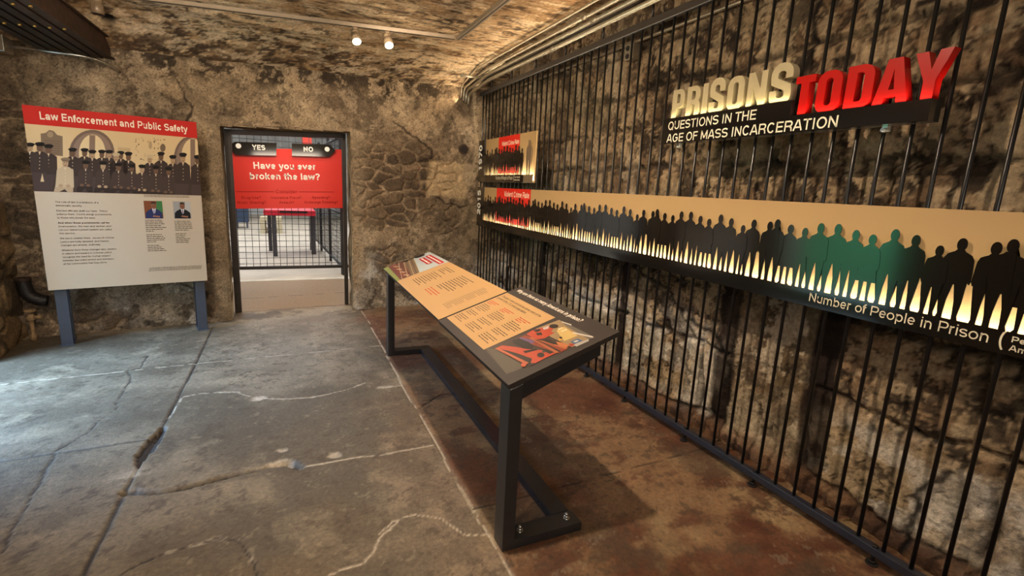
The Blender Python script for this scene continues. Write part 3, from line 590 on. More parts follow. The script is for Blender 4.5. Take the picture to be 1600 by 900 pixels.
def text_quads(s, x, y, size, w=0.09, width=None, align='l', track=0.0, sx=1.0):
    """quads of one line; size is the em, width fits the line by stretching it sideways"""
    G = glyphs(w); adv = sum(G[c][0] + track for c in s if c in G) - track
    k = (width / (adv * size)) if width else sx
    tot = adv * size * k
    ox = x - (tot if align == 'r' else tot / 2 if align == 'c' else 0)
    out = []; cur = 0
    for c in s:
        if c not in G: continue
        for st in G[c][1]:
            for q in stroke_quads(st, w / 2): out.append([(ox + (cur + p[0]) * size * k, y + p[1] * size) for p in q])
        cur += G[c][0] + track
    return out
class Art:
    """flat printed work: layered coloured polygons on a plane (o, u, v, n)"""
    def __init__(s, o, u, v, step=0.00035):
        s.o = Vector(o); s.u = Vector(u).normalized(); s.v = Vector(v).normalized(); s.n = s.u.cross(s.v); s.step = step; s.p = []
    def at(s, a, b, d=0.0): return s.o + s.u * a + s.v * b + s.n * d
    def poly(s, pts, col, lay=1): s.p.append((pts, col, lay))
    def rect(s, a0, b0, a1, b1, col, lay=1): s.poly([(a0, b0), (a1, b0), (a1, b1), (a0, b1)], col, lay)
    def ell(s, cx, cy, rx, ry, col, lay=1, n=16, a0=0, a1=360): s.poly(arc(cx, cy, rx, ry, a0, a1, n)[:-1] if a1 - a0 == 360 else arc(cx, cy, rx, ry, a0, a1, n), col, lay)
    def text(s, body, x, y, size, col, w=0.09, lay=6, **k):
        for q in text_quads(body, x, y, size, w, **k): s.poly(q, col, lay)
    def greek(s, x, y, width, size, col, lay=6, seed=0):
        r = random.Random(seed); c = x
        while c < x + width - size * .6:
            l = size * r.uniform(0.9, 3.2); l = min(l, x + width - c); s.rect(c, y, c + l, y + size * .42, col, lay)
            if r.random() < .7: s.rect(c + l * .3, y + size * .42, c + l * .42, y + size * .62, col, lay)
            c += l + size * .32
    def build(s, name, m, parent, base=0.0006):
        vs = []; fs = []; cs = []
        for pts, c, lay in s.p:
            i = len(vs)
            for a, b in pts: vs.append(s.at(a, b, base + s.step * lay)); cs.append((*c, 1))
            fs.append(tuple(range(i, i + len(pts))))
        me = bpy.data.meshes.new(name); me.from_pydata(vs, [], fs)
        at = me.color_attributes.new('Col', 'FLOAT_COLOR', 'POINT')
        at.data.foreach_set('color', np.array(cs, dtype=np.float32).reshape(-1)); me.update()
        return link(name, me, m, parent)
def slab(o, u, v, pts, d0, d1, bev=0.0):
    """solid plate: outline pts in the plane (o,u,v) between depths d0 and d1 along the normal"""
    o = Vector(o); u = Vector(u).normalized(); v = Vector(v).normalized(); n = u.cross(v); bm = bmesh.new()
    lo = [bm.verts.new(o + u * a + v * b + n * d0) for a, b in pts]; hi = [bm.verts.new(o + u * a + v * b + n * d1) for a, b in pts]
    k = len(pts)
    top = bm.faces.new(hi); bm.faces.new(lo[::-1])
    for i in range(k): bm.faces.new((lo[i], lo[(i + 1) % k], hi[(i + 1) % k], hi[i]))
    if bev: bmesh.ops.bevel(bm, geom=list(top.edges), offset=bev, segments=2, affect='EDGES', profile=0.5)
    return bm
def solid_curve(name, outlines, o, u, v, depth, m, parent, bev=0.0):
    """filled outlines with holes, given thickness (a letter)"""
    cu = bpy.data.curves.new(name, 'CURVE'); cu.dimensions = '2D'; cu.fill_mode = 'BOTH'; cu.extrude = depth / 2; cu.bevel_depth = bev; cu.bevel_resolution = 1
    for pts in outlines:
        sp = cu.splines.new('POLY'); sp.points.add(len(pts) - 1); sp.use_cyclic_u = True
        for q, (a, b) in zip(sp.points, pts): q.co = (a, b, 0, 1)
    tmp = bpy.data.objects.new(name, cu); COL.objects.link(tmp)
    dg = bpy.context.evaluated_depsgraph_get(); dg.update()
    me = bpy.data.meshes.new_from_object(tmp.evaluated_get(dg)); bpy.data.objects.remove(tmp); bpy.data.curves.remove(cu)
    u = Vector(u).normalized(); v = Vector(v).normalized(); n = u.cross(v)
    M = Matrix(((u.x, v.x, n.x, o[0]), (u.y, v.y, n.y, o[1]), (u.z, v.z, n.z, o[2]), (0, 0, 0, 1))); me.transform(M); me.name = name
    me.materials.clear()
    return link(name, me, m, parent)

# ------------------------------------------------------------------ barred fence along the right wall
XB = 2.385
SP = 0.1100
fence = thing('bar_fence', 'tall black fence of round steel bars in front of the right stone wall', 'fence', (XB, 3.0, 0))
YF0, YF1 = 6.42, -0.6
obj('bottom_rail', box(XB - 0.021, XB + 0.021, YF1, YF0, 0.046, 0.086, 0.003), M_rail, fence)
obj('top_rail', box(XB - 0.022, XB + 0.022, YF1, YF0, 2.763, 2.813, 0.003), M_black, fence)
obj('ceiling_rail', box(XB - 0.022, XB + 0.022, YF1, YF0, 2.955, 2.995, 0.003), M_black, fence)
barm = bpy.data.meshes.new('bar'); bm = bmesh.new(); add_tube(bm, [(0, 0, 0.084), (0, 0, 2.766)], 0.0085, 10); bm.to_mesh(barm); bm.free(); barm.materials.append(M_bar)
y = 1.278 + 46 * SP; nb = 0
while y > YF1 + 0.05:
    o = bpy.data.objects.new('bar', barm); COL.objects.link(o); o.parent = fence; o.location = (0, y - 3.0, 0); y -= SP
rodm = bpy.data.meshes.new('hanger_rod'); bm = bmesh.new(); add_tube(bm, [(0, 0, 2.81), (0, 0, 2.96)], 0.0085, 10); bm.to_mesh(rodm); bm.free(); rodm.materials.append(M_bar)
for k in range(11):
    o = bpy.data.objects.new('hanger_rod', rodm); COL.objects.link(o); o.parent = fence; o.location = (0, 6.06 - k * 0.602 - 3.0, 0)
footm = bpy.data.meshes.new('foot'); bm = bmesh.new(); add_tube(bm, [(0, 0, 0.0), (0, 0, 0.008)], 0.026, 14); add_tube(bm, [(0, 0, 0.006), (0, 0, 0.097)], 0.009, 10); add_tube(bm, [(0, 0, 0.008), (0, 0, 0.02)], 0.016, 6); add_tube(bm, [(0, 0, 0.084), (0, 0, 0.096)], 0.012, 6); bm.to_mesh(footm); bm.free(); footm.materials.append(M_iron)
for yy in (0.49, 1.089, 1.737, 2.281, 2.936, 3.485, 4.09, 4.69, 5.29, 5.9):
    o = bpy.data.objects.new('foot', footm); COL.objects.link(o); o.parent = fence; o.location = (-0.008, yy - 3.0, 0)

# ------------------------------------------------------------------ silhouettes
def head(cx, cy, rx, ry): return arc(cx, cy, rx, ry, -60, 240, 14)
def man(stance=0.06, arm=0.15, crotch=0.42, sh=0.14, lean=0.0, hd=0.0):
    R = [(0.034, .865), (0.05, .842), (.115, .805), (sh, .75), (arm, .60), (arm + .004, .50), (arm - .010, .455), (arm - .026, .47), (.128, .50), (.120, .40), (stance + .042, .22), (stance + .024, .06), (stance + .036, .014), (stance + .034, 0), (stance - .026, 0), (stance - .026, .08), (stance - .034, .24), (.006, crotch)]
    Lf = [(-a * 1.04, b) for a, b in R]
    hp = head(hd, .925, .050, .078)
    return [(x + lean * y, y) for x, y in (R[::-1] + hp + Lf)]
def coat(hem=0.30, wd=0.135):
    R = [(0.032, .86), (0.05, .84), (.11, .80), (.135, .74), (.15, .60), (.152, .52), (.14, .47), (.122, .50), (wd + .01, hem), (.085, hem), (.075, .12), (.078, .04), (.105, .012), (.1, 0), (.045, 0), (.04, .1), (.03, hem), (-.02, hem)]
    Lq = [(-.02, hem), (-.03, .1), (-.035, 0), (-.09, 0), (-.095, .012), (-.07, .05), (-.075, .15), (-.085, hem), (-wd - .01, hem), (-.12, .5), (-.142, .46), (-.155, .54), (-.148, .62), (-.135, .74), (-.11, .80), (-.05, .84), (-.032, .86)]
    return R[::-1] + head(0, .923, .053, .077) + Lq[::-1]
KINDS = [man(.064, .15), man(.056, .145, .40, .135), coat(), man(.072, .155, .44, .145), man(.054, .14, .41, .13, .01), man(.066, .15, .40, .15, -.01, .008)]
PAT = [(0.332, 3, .081), (.312, 4, .077), (.300, 2, .084), (.330, 0, .080), (.314, 1, .085), (.282, 4, .069), (.318, 3, .102), (.315, 1, .044), (.330, 5, .077), (.310, 2, .080), (.300, 1, .077), (.329, 0, .082)]
UP = (0, 0, 1); TOR = (0, -1, 0)                      # plane of the right wall, seen from the room
_sil = {}
def sil_mesh(kind):
    if kind not in _sil:
        bm = slab((0, 0, 0), TOR, UP, KINDS[kind], 0, 0.004); me = bpy.data.meshes.new('figure_silhouette'); bmesh.ops.recalc_face_normals(bm, faces=bm.faces[:]); bm.to_mesh(me); bm.free(); me.materials.append(M_ink); _sil[kind] = me
    return _sil[kind]
def figures(parent, xf, y0, y1, zf, zscale=1.0, start=0):
    px, py, pz = parent.location; y = y0; i = start
    while y > y1:
        hgt, kd, gap = PAT[i % len(PAT)]
        o = bpy.data.objects.new('figure_silhouette', sil_mesh(kd)); COL.objects.link(o); o.parent = parent
        o.location = (xf - 0.0008 * (i % 3) - px, y - py, zf - pz); s = hgt * zscale; o.scale = (1, s * 1.02, s)
        y -= gap; i += 1
XP = 2.343                                            # front of the panels hung on the fence
def panel(name, label, y0, y1, z0, z1, year, zyear, red, note):
    """backlit panel: cream back board, trough with lamps, black figures standing on it"""
    t = thing(name, label, 'illuminated panel', (XP, (y0 + y1) / 2, z0), 'prison population panels on the fence')
    band = 0.084
    obj('back_board', box(XP + 0.017, XP + 0.032, y1, y0, z0, z1), M_cream, t)
    obj('trough', box(XP - 0.004, XP, y1, y0, z0, z0 + band), M_ink, t)
    obj('trough_floor', box(XP, XP + 0.017, y1, y0, z0, z0 + 0.004), M_black, t)
    m = bmesh.new(); add_box(m, XP + 0.003, XP + 0.013, y1 + .02, y0 - .02, z0 + 0.012, z0 + 0.02)
    obj('lamp_strip', m, M_strip, t)
    return t, band
M_strip = mat('white_lamp_strip', (1, .9, .75), 0.4, 0, emit=(1.0, 0.86, 0.62), estr=2.0)
def strip_light(name, y0, y1, x, z, power, tgt_dx=0.03, wid=0.016):
    n = max(1, int(round((y0 - y1) / 1.5))); 
    for k in range(n):
        a = y0 - (y0 - y1) * k / n; c = y0 - (y0 - y1) * (k + 1) / n
        d = bpy.data.lights.new(name, 'AREA'); d.shape = 'RECTANGLE'; d.size = wid; d.size_y = a - c; d.energy = power * (a - c); d.color = (1.0, 0.86, 0.60)
        o = bpy.data.objects.new(name, d); COL.objects.link(o); o.location = (x, (a + c) / 2, z)
        o.rotation_euler = Matrix(((1, 0, 0), (0, 1, 0), (0, 0, 1))).to_euler(); o.rotation_euler = (math.pi, math.radians(8), 0)

# lower, long panel (2015)
Z0, Z1 = 1.100, 1.604; Y0, Y1 = 6.12, 0.30
p15, bd = panel('illuminated_panel', 'long lower backlit panel headed 2015 with a row of dark figures', Y0, Y1, Z0, Z1, '2015', 0, None, None)
a = Art((XP + 0.017, Y0, Z0), TOR, UP)
a.rect(0.42, bd + .02, 1.36, 0.504, L(206, 40, 24), 1)
a.text('Violent Crime Rate', 1.33, 0.41, 0.085, L(240, 226, 200), 0.10, 3, align='r', sx=0.92)
a.build('crime_rate_block', M_art, p15)['label'] = 'red block reading Violent Crime Rate'
figures(p15, XP - 0.0005, Y0 - 0.03, Y1 + 0.04, Z0 + bd - 0.004, 1.0, 1)
a = Art((XP - 0.004, 1.566, Z0), TOR, UP)
a.text('Number of People in Prison', 0.0, 0.028, 0.060, L(236, 222, 196), 0.085, 2, width=0.705)
a.text('(', 0.725, 0.026, 0.092, L(236, 222, 196), 0.07, 2); a.text('Per 100,000', 0.762, 0.050, 0.030, L(236, 222, 196), 0.12, 2, width=0.19); a.text('Americans', 0.762, 0.018, 0.030, L(236, 222, 196), 0.12, 2, width=0.16); a.text(')', 0.955, 0.026, 0.092, L(236, 222, 196), 0.07, 2)
a.build('caption', M_art, p15)
obj('year_plate', box(XP - 0.004, XP + 0.032, Y0, Y0 + 0.20, Z0, Z1 + 0.0), M_ink, p15)
a = Art((XP - 0.004, Y0 + 0.075, Z0 + 0.14), UP, (0, 1, 0)); a.text('2015', 0.0, 0.0, 0.16, L(240, 236, 226), 0.17, 2, width=0.33); a.build('year_lettering', M_art, p15)
strip_light('panel_lamp', Y0 - .02, Y1 + .02, XP + 0.008, Z0 + 0.03, 34.0, wid=0.010)
# upper, short panel (1970)
Z0b, Z1b = 1.672, 2.196; Y1b = 4.70
p70, bd = panel('illuminated_panel', 'short upper backlit panel headed 1970 above the long one', Y0, Y1b, Z0b, Z1b, '1970', 0, None, None)
a = Art((XP + 0.017, Y0, Z0b), TOR, UP)
a.rect(0.42, bd + .02, 1.02, 0.524, L(206, 40, 24), 1)
a.text('Violent Crime Rate', 1.005, 0.42, 0.070, L(240, 226, 200), 0.10, 3, align='r', sx=0.80)
a.build('crime_rate_block', M_art, p70)['label'] = 'red block reading Violent Crime Rate'
figures(p70, XP - 0.0005, Y0 - 0.03, Y1b + 0.24, Z0b + bd - 0.004, 1.0, 3)
o = obj('pale_figure', slab((XP - 0.001, Y1b + 0.115, Z0b + bd - .004), TOR, UP, [(q[0] * .40, q[1] * .36) for q in KINDS[0]], 0, 0.004), M_grey, p70); o['label'] = 'single taupe figure at the end'
obj('pale_plinth', box(XP - 0.0052, XP + 0.001, Y1b, Y1b + 0.22, Z0b, Z0b + bd + .001), M_grey, p70)
a = Art((XP - 0.004, Y0 - 0.42, Z0b), TOR, UP); a.text('Number of People in Prison', 0.0, 0.030, 0.058, L(226, 210, 184), 0.085, 2, width=0.50); a.text('(', .52, .024, .085, L(226, 210, 184), .07, 2); a.text('Per 100,000', .55, .048, .026, L(226, 210, 184), .12, 2, width=.14); a.text('Americans)', .55, .02, .026, L(226, 210, 184), .12, 2, width=.14); a.build('caption', M_art, p70)
obj('year_plate', box(XP - 0.004, XP + 0.032, Y0, Y0 + 0.20, Z0b, Z1b), M_ink, p70)
a = Art((XP - 0.004, Y0 + 0.075, Z0b + 0.13), UP, (0, 1, 0)); a.text('1970', 0.0, 0.0, 0.16, L(240, 236, 226), 0.17, 2, width=0.34); a.build('year_lettering', M_art, p70)
strip_light('panel_lamp', Y0 - .02, Y1b + .02, XP + 0.008, Z0b + 0.03, 34.0, wid=0.010)

# ------------------------------------------------------------------ title sign with raised letters
XS = 2.30
def ks(y, z): return rescale(2.36, XS, y, z)[1:]
sg = thing('title_sign', 'title sign of raised cream and red letters on a black ledge hung on the fence', 'sign', (XS, 2.0, 1.93))
sy0 = ks(2.793, 0)[0]; sy1 = ks(1.216, 0)[0]; syS = ks(1.84, 0)[0]; sz0 = 1.940; szA = ks(0, 2.110)[1]; szB = ks(0, 2.033)[1]
outl = [(0, 0), (sy0 - sy1, 0), (sy0 - sy1, szB - sz0), (sy0 - syS, szB - sz0), (sy0 - syS, szA - sz0), (0, szA - sz0)]
obj('ledge_box', slab((XS, sy0, sz0), TOR, UP, outl, -0.075, 0.0), M_ink, sg)
a = Art((XS, sy0, sz0), TOR, UP)
q = ks(2.742, 2.036)
a.text('QUESTIONS IN THE', sy0 - q[0], q[1] - sz0, 0.072, L(240, 232, 205), 0.105, 2, width=(ks(2.742, 0)[0] - ks(2.041, 0)[0]))
q = ks(2.742, 1.956); a.text('AGE OF MASS INCARCERATION', sy0 - q[0], q[1] - sz0, 0.072, L(240, 232, 205), 0.105, 2, width=(ks(2.742, 0)[0] - ks(1.578, 0)[0]))
a.build('subtitle_lettering', M_art, sg)
def rr(x0, y0, x1, y1, r, corners=(1, 1, 1, 1)):
    out = []
    for (cx, cy, a0), on in zip(((x1 - r, y1 - r, 0), (x0 + r, y1 - r, 90), (x0 + r, y0 + r, 180), (x1 - r, y0 + r, 270)), corners):
        px = {0: x1, 90: x0, 180: x0, 270: x1}[a0]; py = {0: y1, 90: y1, 180: y0, 270: y0}[a0]
        out += arc(cx, cy, r, r, a0, a0 + 90, 5) if on else [(px, py)]
    return out
def ribbon(pts, h):
    qs = stroke_quads(pts, h); return [q[0] for q in qs] + [qs[-1][1], qs[-1][2]] + [q[3] for q in qs[::-1]]
def impact(ch, W, k):
    """condensed heavy capitals, height 1, width W, stem k"""
    if ch == 'I': return [[(0, 0), (k, 0), (k, 1), (0, 1)]]
    if ch == 'T': return [[(W / 2 - k / 2, 0), (W / 2 + k / 2, 0), (W / 2 + k / 2, .82), (W, .82), (W, 1), (0, 1), (0, .82), (W / 2 - k / 2, .82)]]
    if ch == 'O': return [rr(0, -.01, W, 1.01, W * .42), rr(k, .17, W - k, .83, (W - 2 * k) * .48)]
    if ch == 'D': return [rr(0, 0, W, 1, W * .42, (1, 0, 0, 1)), rr(k, .17, W - k, .83, (W - 2 * k) * .45, (1, 0, 0, 1))]
    if ch == 'P': return [[(0, 0), (k, 0), (k, .36)] + arc(W * .55, .36 + W * .42, W * .45, W * .42, -90, 0, 5) + arc(W * .55, 1 - W * .42, W * .45, W * .42, 0, 90, 5) + [(0, 1)], rr(k, .53, W - k, .84, (W - 2 * k) * .45, (1, 0, 0, 1))]
    if ch == 'R': return [[(0, 0), (k, 0), (k, .42), (W - k, .36), (W - k, 0), (W, 0), (W, .40), (W * .9, .50), (W, .60)] + arc(W * .55, 1 - W * .42, W * .45, W * .42, 0, 90, 5) + [(0, 1)], rr(k, .56, W - k, .84, (W - 2 * k) * .45, (1, 0, 0, 1))]
    if ch == 'N': return [[(0, 0), (k * .9, 0), (k * .9, .52), (W - k * .95, 0), (W, 0), (W, 1), (W - k * .9, 1), (W - k * .9, .50), (k * .95, 1), (0, 1)]]
    if ch == 'A': return [[(0, 0), (k, 0), (k * 1.08, .17), (W - k * 1.08, .17), (W - k, 0), (W, 0), (W * .70, 1), (W * .30, 1)], [(W * .5 - k * .26, .33), (W * .5 + k * .26, .33), (W * .5, .78)]]
    if ch == 'Y': return [[(W / 2 - k / 2, 0), (W / 2 + k / 2, 0), (W / 2 + k / 2, .40), (W, 1), (W - k * 1.05, 1), (W / 2, .62), (k * 1.05, 1), (0, 1), (W / 2 - k / 2, .40)]]
    if ch == 'S':
        h = k * .5; rx = W / 2 - h; P = [(W - h, .66), (W - h, .76)] + arc(W / 2, .80, rx, .21 - h * .25, 0, 180, 8) + [(h, .72), (h + .02, .60), (W / 2, .50), (W - h - .02, .40), (W - h, .28)] + arc(W / 2, .20, rx, .21 - h * .25, 0, -180, 8) + [(h, .25), (h, .35)]
        return [ribbon(P, h)]
def letters(word, spans, zb, hgt, m, kst, depth, xfront):
    for ch, (ya, yb) in zip(word, spans):
        ya, yb = ks(ya, 0)[0] - .003, ks(yb, 0)[0] + .003; W = (ya - yb) / hgt; o = [[(x * hgt, y * hgt) for x, y in pts] for pts in impact(ch, W, kst / hgt)]
        solid_curve('letter', o, (xfront + depth / 2, ya, zb), TOR, UP, depth, m, sg, 0.0)
letters('PRISONS', [(2.748, 2.632), (2.616, 2.496), (2.482, 2.440), (2.424, 2.302), (2.287, 2.164), (2.146, 2.018), (2.000, 1.866)], szA - .001, 0.178, M_lettercream, 0.040, 0.045, XS + 0.018)
letters('TODAY', [(1.848, 1.738), (1.730, 1.604), (1.588, 1.462), (1.462, 1.315), (1.318, 1.180)], szB - .001, 0.184, M_letterred, 0.042, 0.045, XS + 0.018)
for yy in (ks(2.68, 0)[0], ks(1.40, 0)[0]):
    m = bmesh.new(); add_box(m, XS + 0.045, XS + 0.074, yy - .012, yy + .012, sz0 - 0.022, sz0 + .001, 0.002); add_tube(m, [(XS + .05, yy, sz0 - .018), (XS + .03, yy, sz0 - .018)], 0.009, 8); obj('clamp', m, M_steel, sg)
def up_light(name, ya, yb, z, power, col, x):
    d = bpy.data.lights.new(name, 'AREA'); d.shape = 'RECTANGLE'; d.size = 0.012; d.size_y = ya - yb; d.energy = power; d.color = col
    o = bpy.data.objects.new(name, d); COL.objects.link(o); o.location = (x, (ya + yb) / 2, z); o.rotation_euler = (math.pi, math.radians(-14), 0)
up_light('letter_lamp', ks(2.75, 0)[0], ks(1.87, 0)[0], szA + 0.004, 1.3, (1.0, 0.85, 0.5), XS + 0.009)
up_light('letter_lamp', ks(1.83, 0)[0], ks(1.23, 0)[0], szB + 0.004, 0.8, (1.0, 0.80, 0.6), XS + 0.009)

# ------------------------------------------------------------------ slanted reading table
TH = math.atan(0.352); CT, ST = math.cos(TH), math.sin(TH)
def ztop(x): return 0.80 + 0.352 * (x - 0.823)
rt = thing('reading_rail', 'long black slanted reading table with printed panels standing on the concrete floor', 'display table', (1.03, 3.2, 0))
U = (0, -1, 0); V = (CT, 0, ST)
def leg_bm(y0, y1):
    m = bmesh.new(); x0, x1 = 0.824, 0.884; zt = lambda x: ztop(x) - 0.022 / CT - 0.001
    add_hull(m, [(x0, y0, 0), (x1, y0, 0), (x1, y1, 0), (x0, y1, 0), (x0, y0, zt(x0)), (x1, y0, zt(x1)), (x1, y1, zt(x1)), (x0, y1, zt(x0))], 0.003); return m
def arm_bm(y0, y1):
    m = bmesh.new(); zt = lambda x: ztop(x) - 0.0242 / CT; zb = lambda x, d: ztop(x) - d; a, b = 0.880, 1.285
    add_hull(m, [(a, y0, zb(a, .115)), (b, y0, zb(b, .090)), (b, y1, zb(b, .090)), (a, y1, zb(a, .115)), (a, y0, zt(a)), (b, y0, zt(b)), (b, y1, zt(b)), (a, y1, zt(a))], 0.003); return m
for y0, y1 in ((1.757, 1.855), (4.495, 4.590)):
    obj('leg', leg_bm(y0, y1), M_black, rt); obj('arm', arm_bm(y0 + .03, y1 - .005), M_black, rt)
    obj('foot', box(0.882, 1.240, y0, y1, 0, 0.046, 0.003), M_black, rt)
obj('floor_beam', box(1.128, 1.226, 1.856, 4.494, 0.0, 0.048, 0.003), mat('black_gloss_beam', L(34, 35, 40), 0.22, 0.1), rt)
for bx, by in ((0.932, 1.805), (1.183, 1.808)):
    m = bmesh.new(); add_tube(m, [(bx, by, .046), (bx, by, .050)], 0.016, 14); add_tube(m, [(bx, by, .050), (bx, by, .062)], 0.012, 6); add_tube(m, [(bx, by, .062), (bx, by, .072), (bx, by, .076)], [0.009, 0.008, 0.003], 10)
    o = obj('bolt', m, M_steel, rt)
W1 = (1.361 - 0.815) / CT; W2 = (1.267 - 0.820) / CT
NP = (0.815, 2.812, ztop(0.815)); FP = (0.820, 4.722, ztop(0.820))
top1 = obj('near_top', slab(NP, U, V, [(0, 0), (1.052, 0), (1.052, W1), (0, W1)], -0.022, 0.0, 0.002), M_slate, rt) if False else None
M_slate = mat('dark_umber_panel', L(48, 41, 37), 0.55, 0, 0.04, 5, spec=0.3)
top1 = obj('tabletop', slab(NP, U, V, [(0, 0), (1.052, 0), (1.052, W1), (0, W1)], -0.022, 0.0, 0.002), M_slate, rt)
top2 = obj('tabletop', slab(FP, U, V, [(0, 0), (1.902, 0), (1.902, W2), (0, W2)], -0.022, 0.0, 0.002), M_slate, rt)
obj('tray', slab(NP, U, V, [(0.05, .05), (1.03, .05), (1.03, W1 - .05), (0.05, W1 - .05)], -0.034, -0.0215), M_black, rt)
CREAM = L(180, 142, 96); INK = L(58, 46, 36); RED = L(176, 44, 32)
# near panel print
a = Art(NP, U, V)
a.rect(0.012, 0.052, 0.640, 0.470, CREAM, 1)
a.text('Why are there so many Americans in prison?', 0.050, 0.517, 0.040, L(240, 232, 214), 0.12, 3, width=0.755)
a.text('Changes in laws and policies drove most of the', 0.035, 0.418, 0.026, INK, 0.10, 3, width=0.525)
a.text('growth of the U.S. prison population.', 0.035, 0.388, 0.026, INK, 0.10, 3, width=0.405)
for k, (ca, cw) in enumerate(((0.035, 0.135), (0.235, 0.155), (0.452, 0.150))):
    for j in range(3): a.greek(ca, 0.345 - j * .014, cw * (0.9, .75, .5)[j], .012, RED, 3, k * 10 + j)
    for j in range(14):
        if j in (5, 9): continue
        a.greek(ca, 0.295 - j * .0155, cw * (1 if j % 4 else .7), .010, INK, 3, 100 + k * 20 + j)
    if k: a.rect(ca - .022, 0.09, ca - .0212, 0.35, L(150, 112, 70), 2)
a.build('text_sheet', M_art, top1)['label'] = 'cream printed sheet'
ph = Art(NP, U, V)
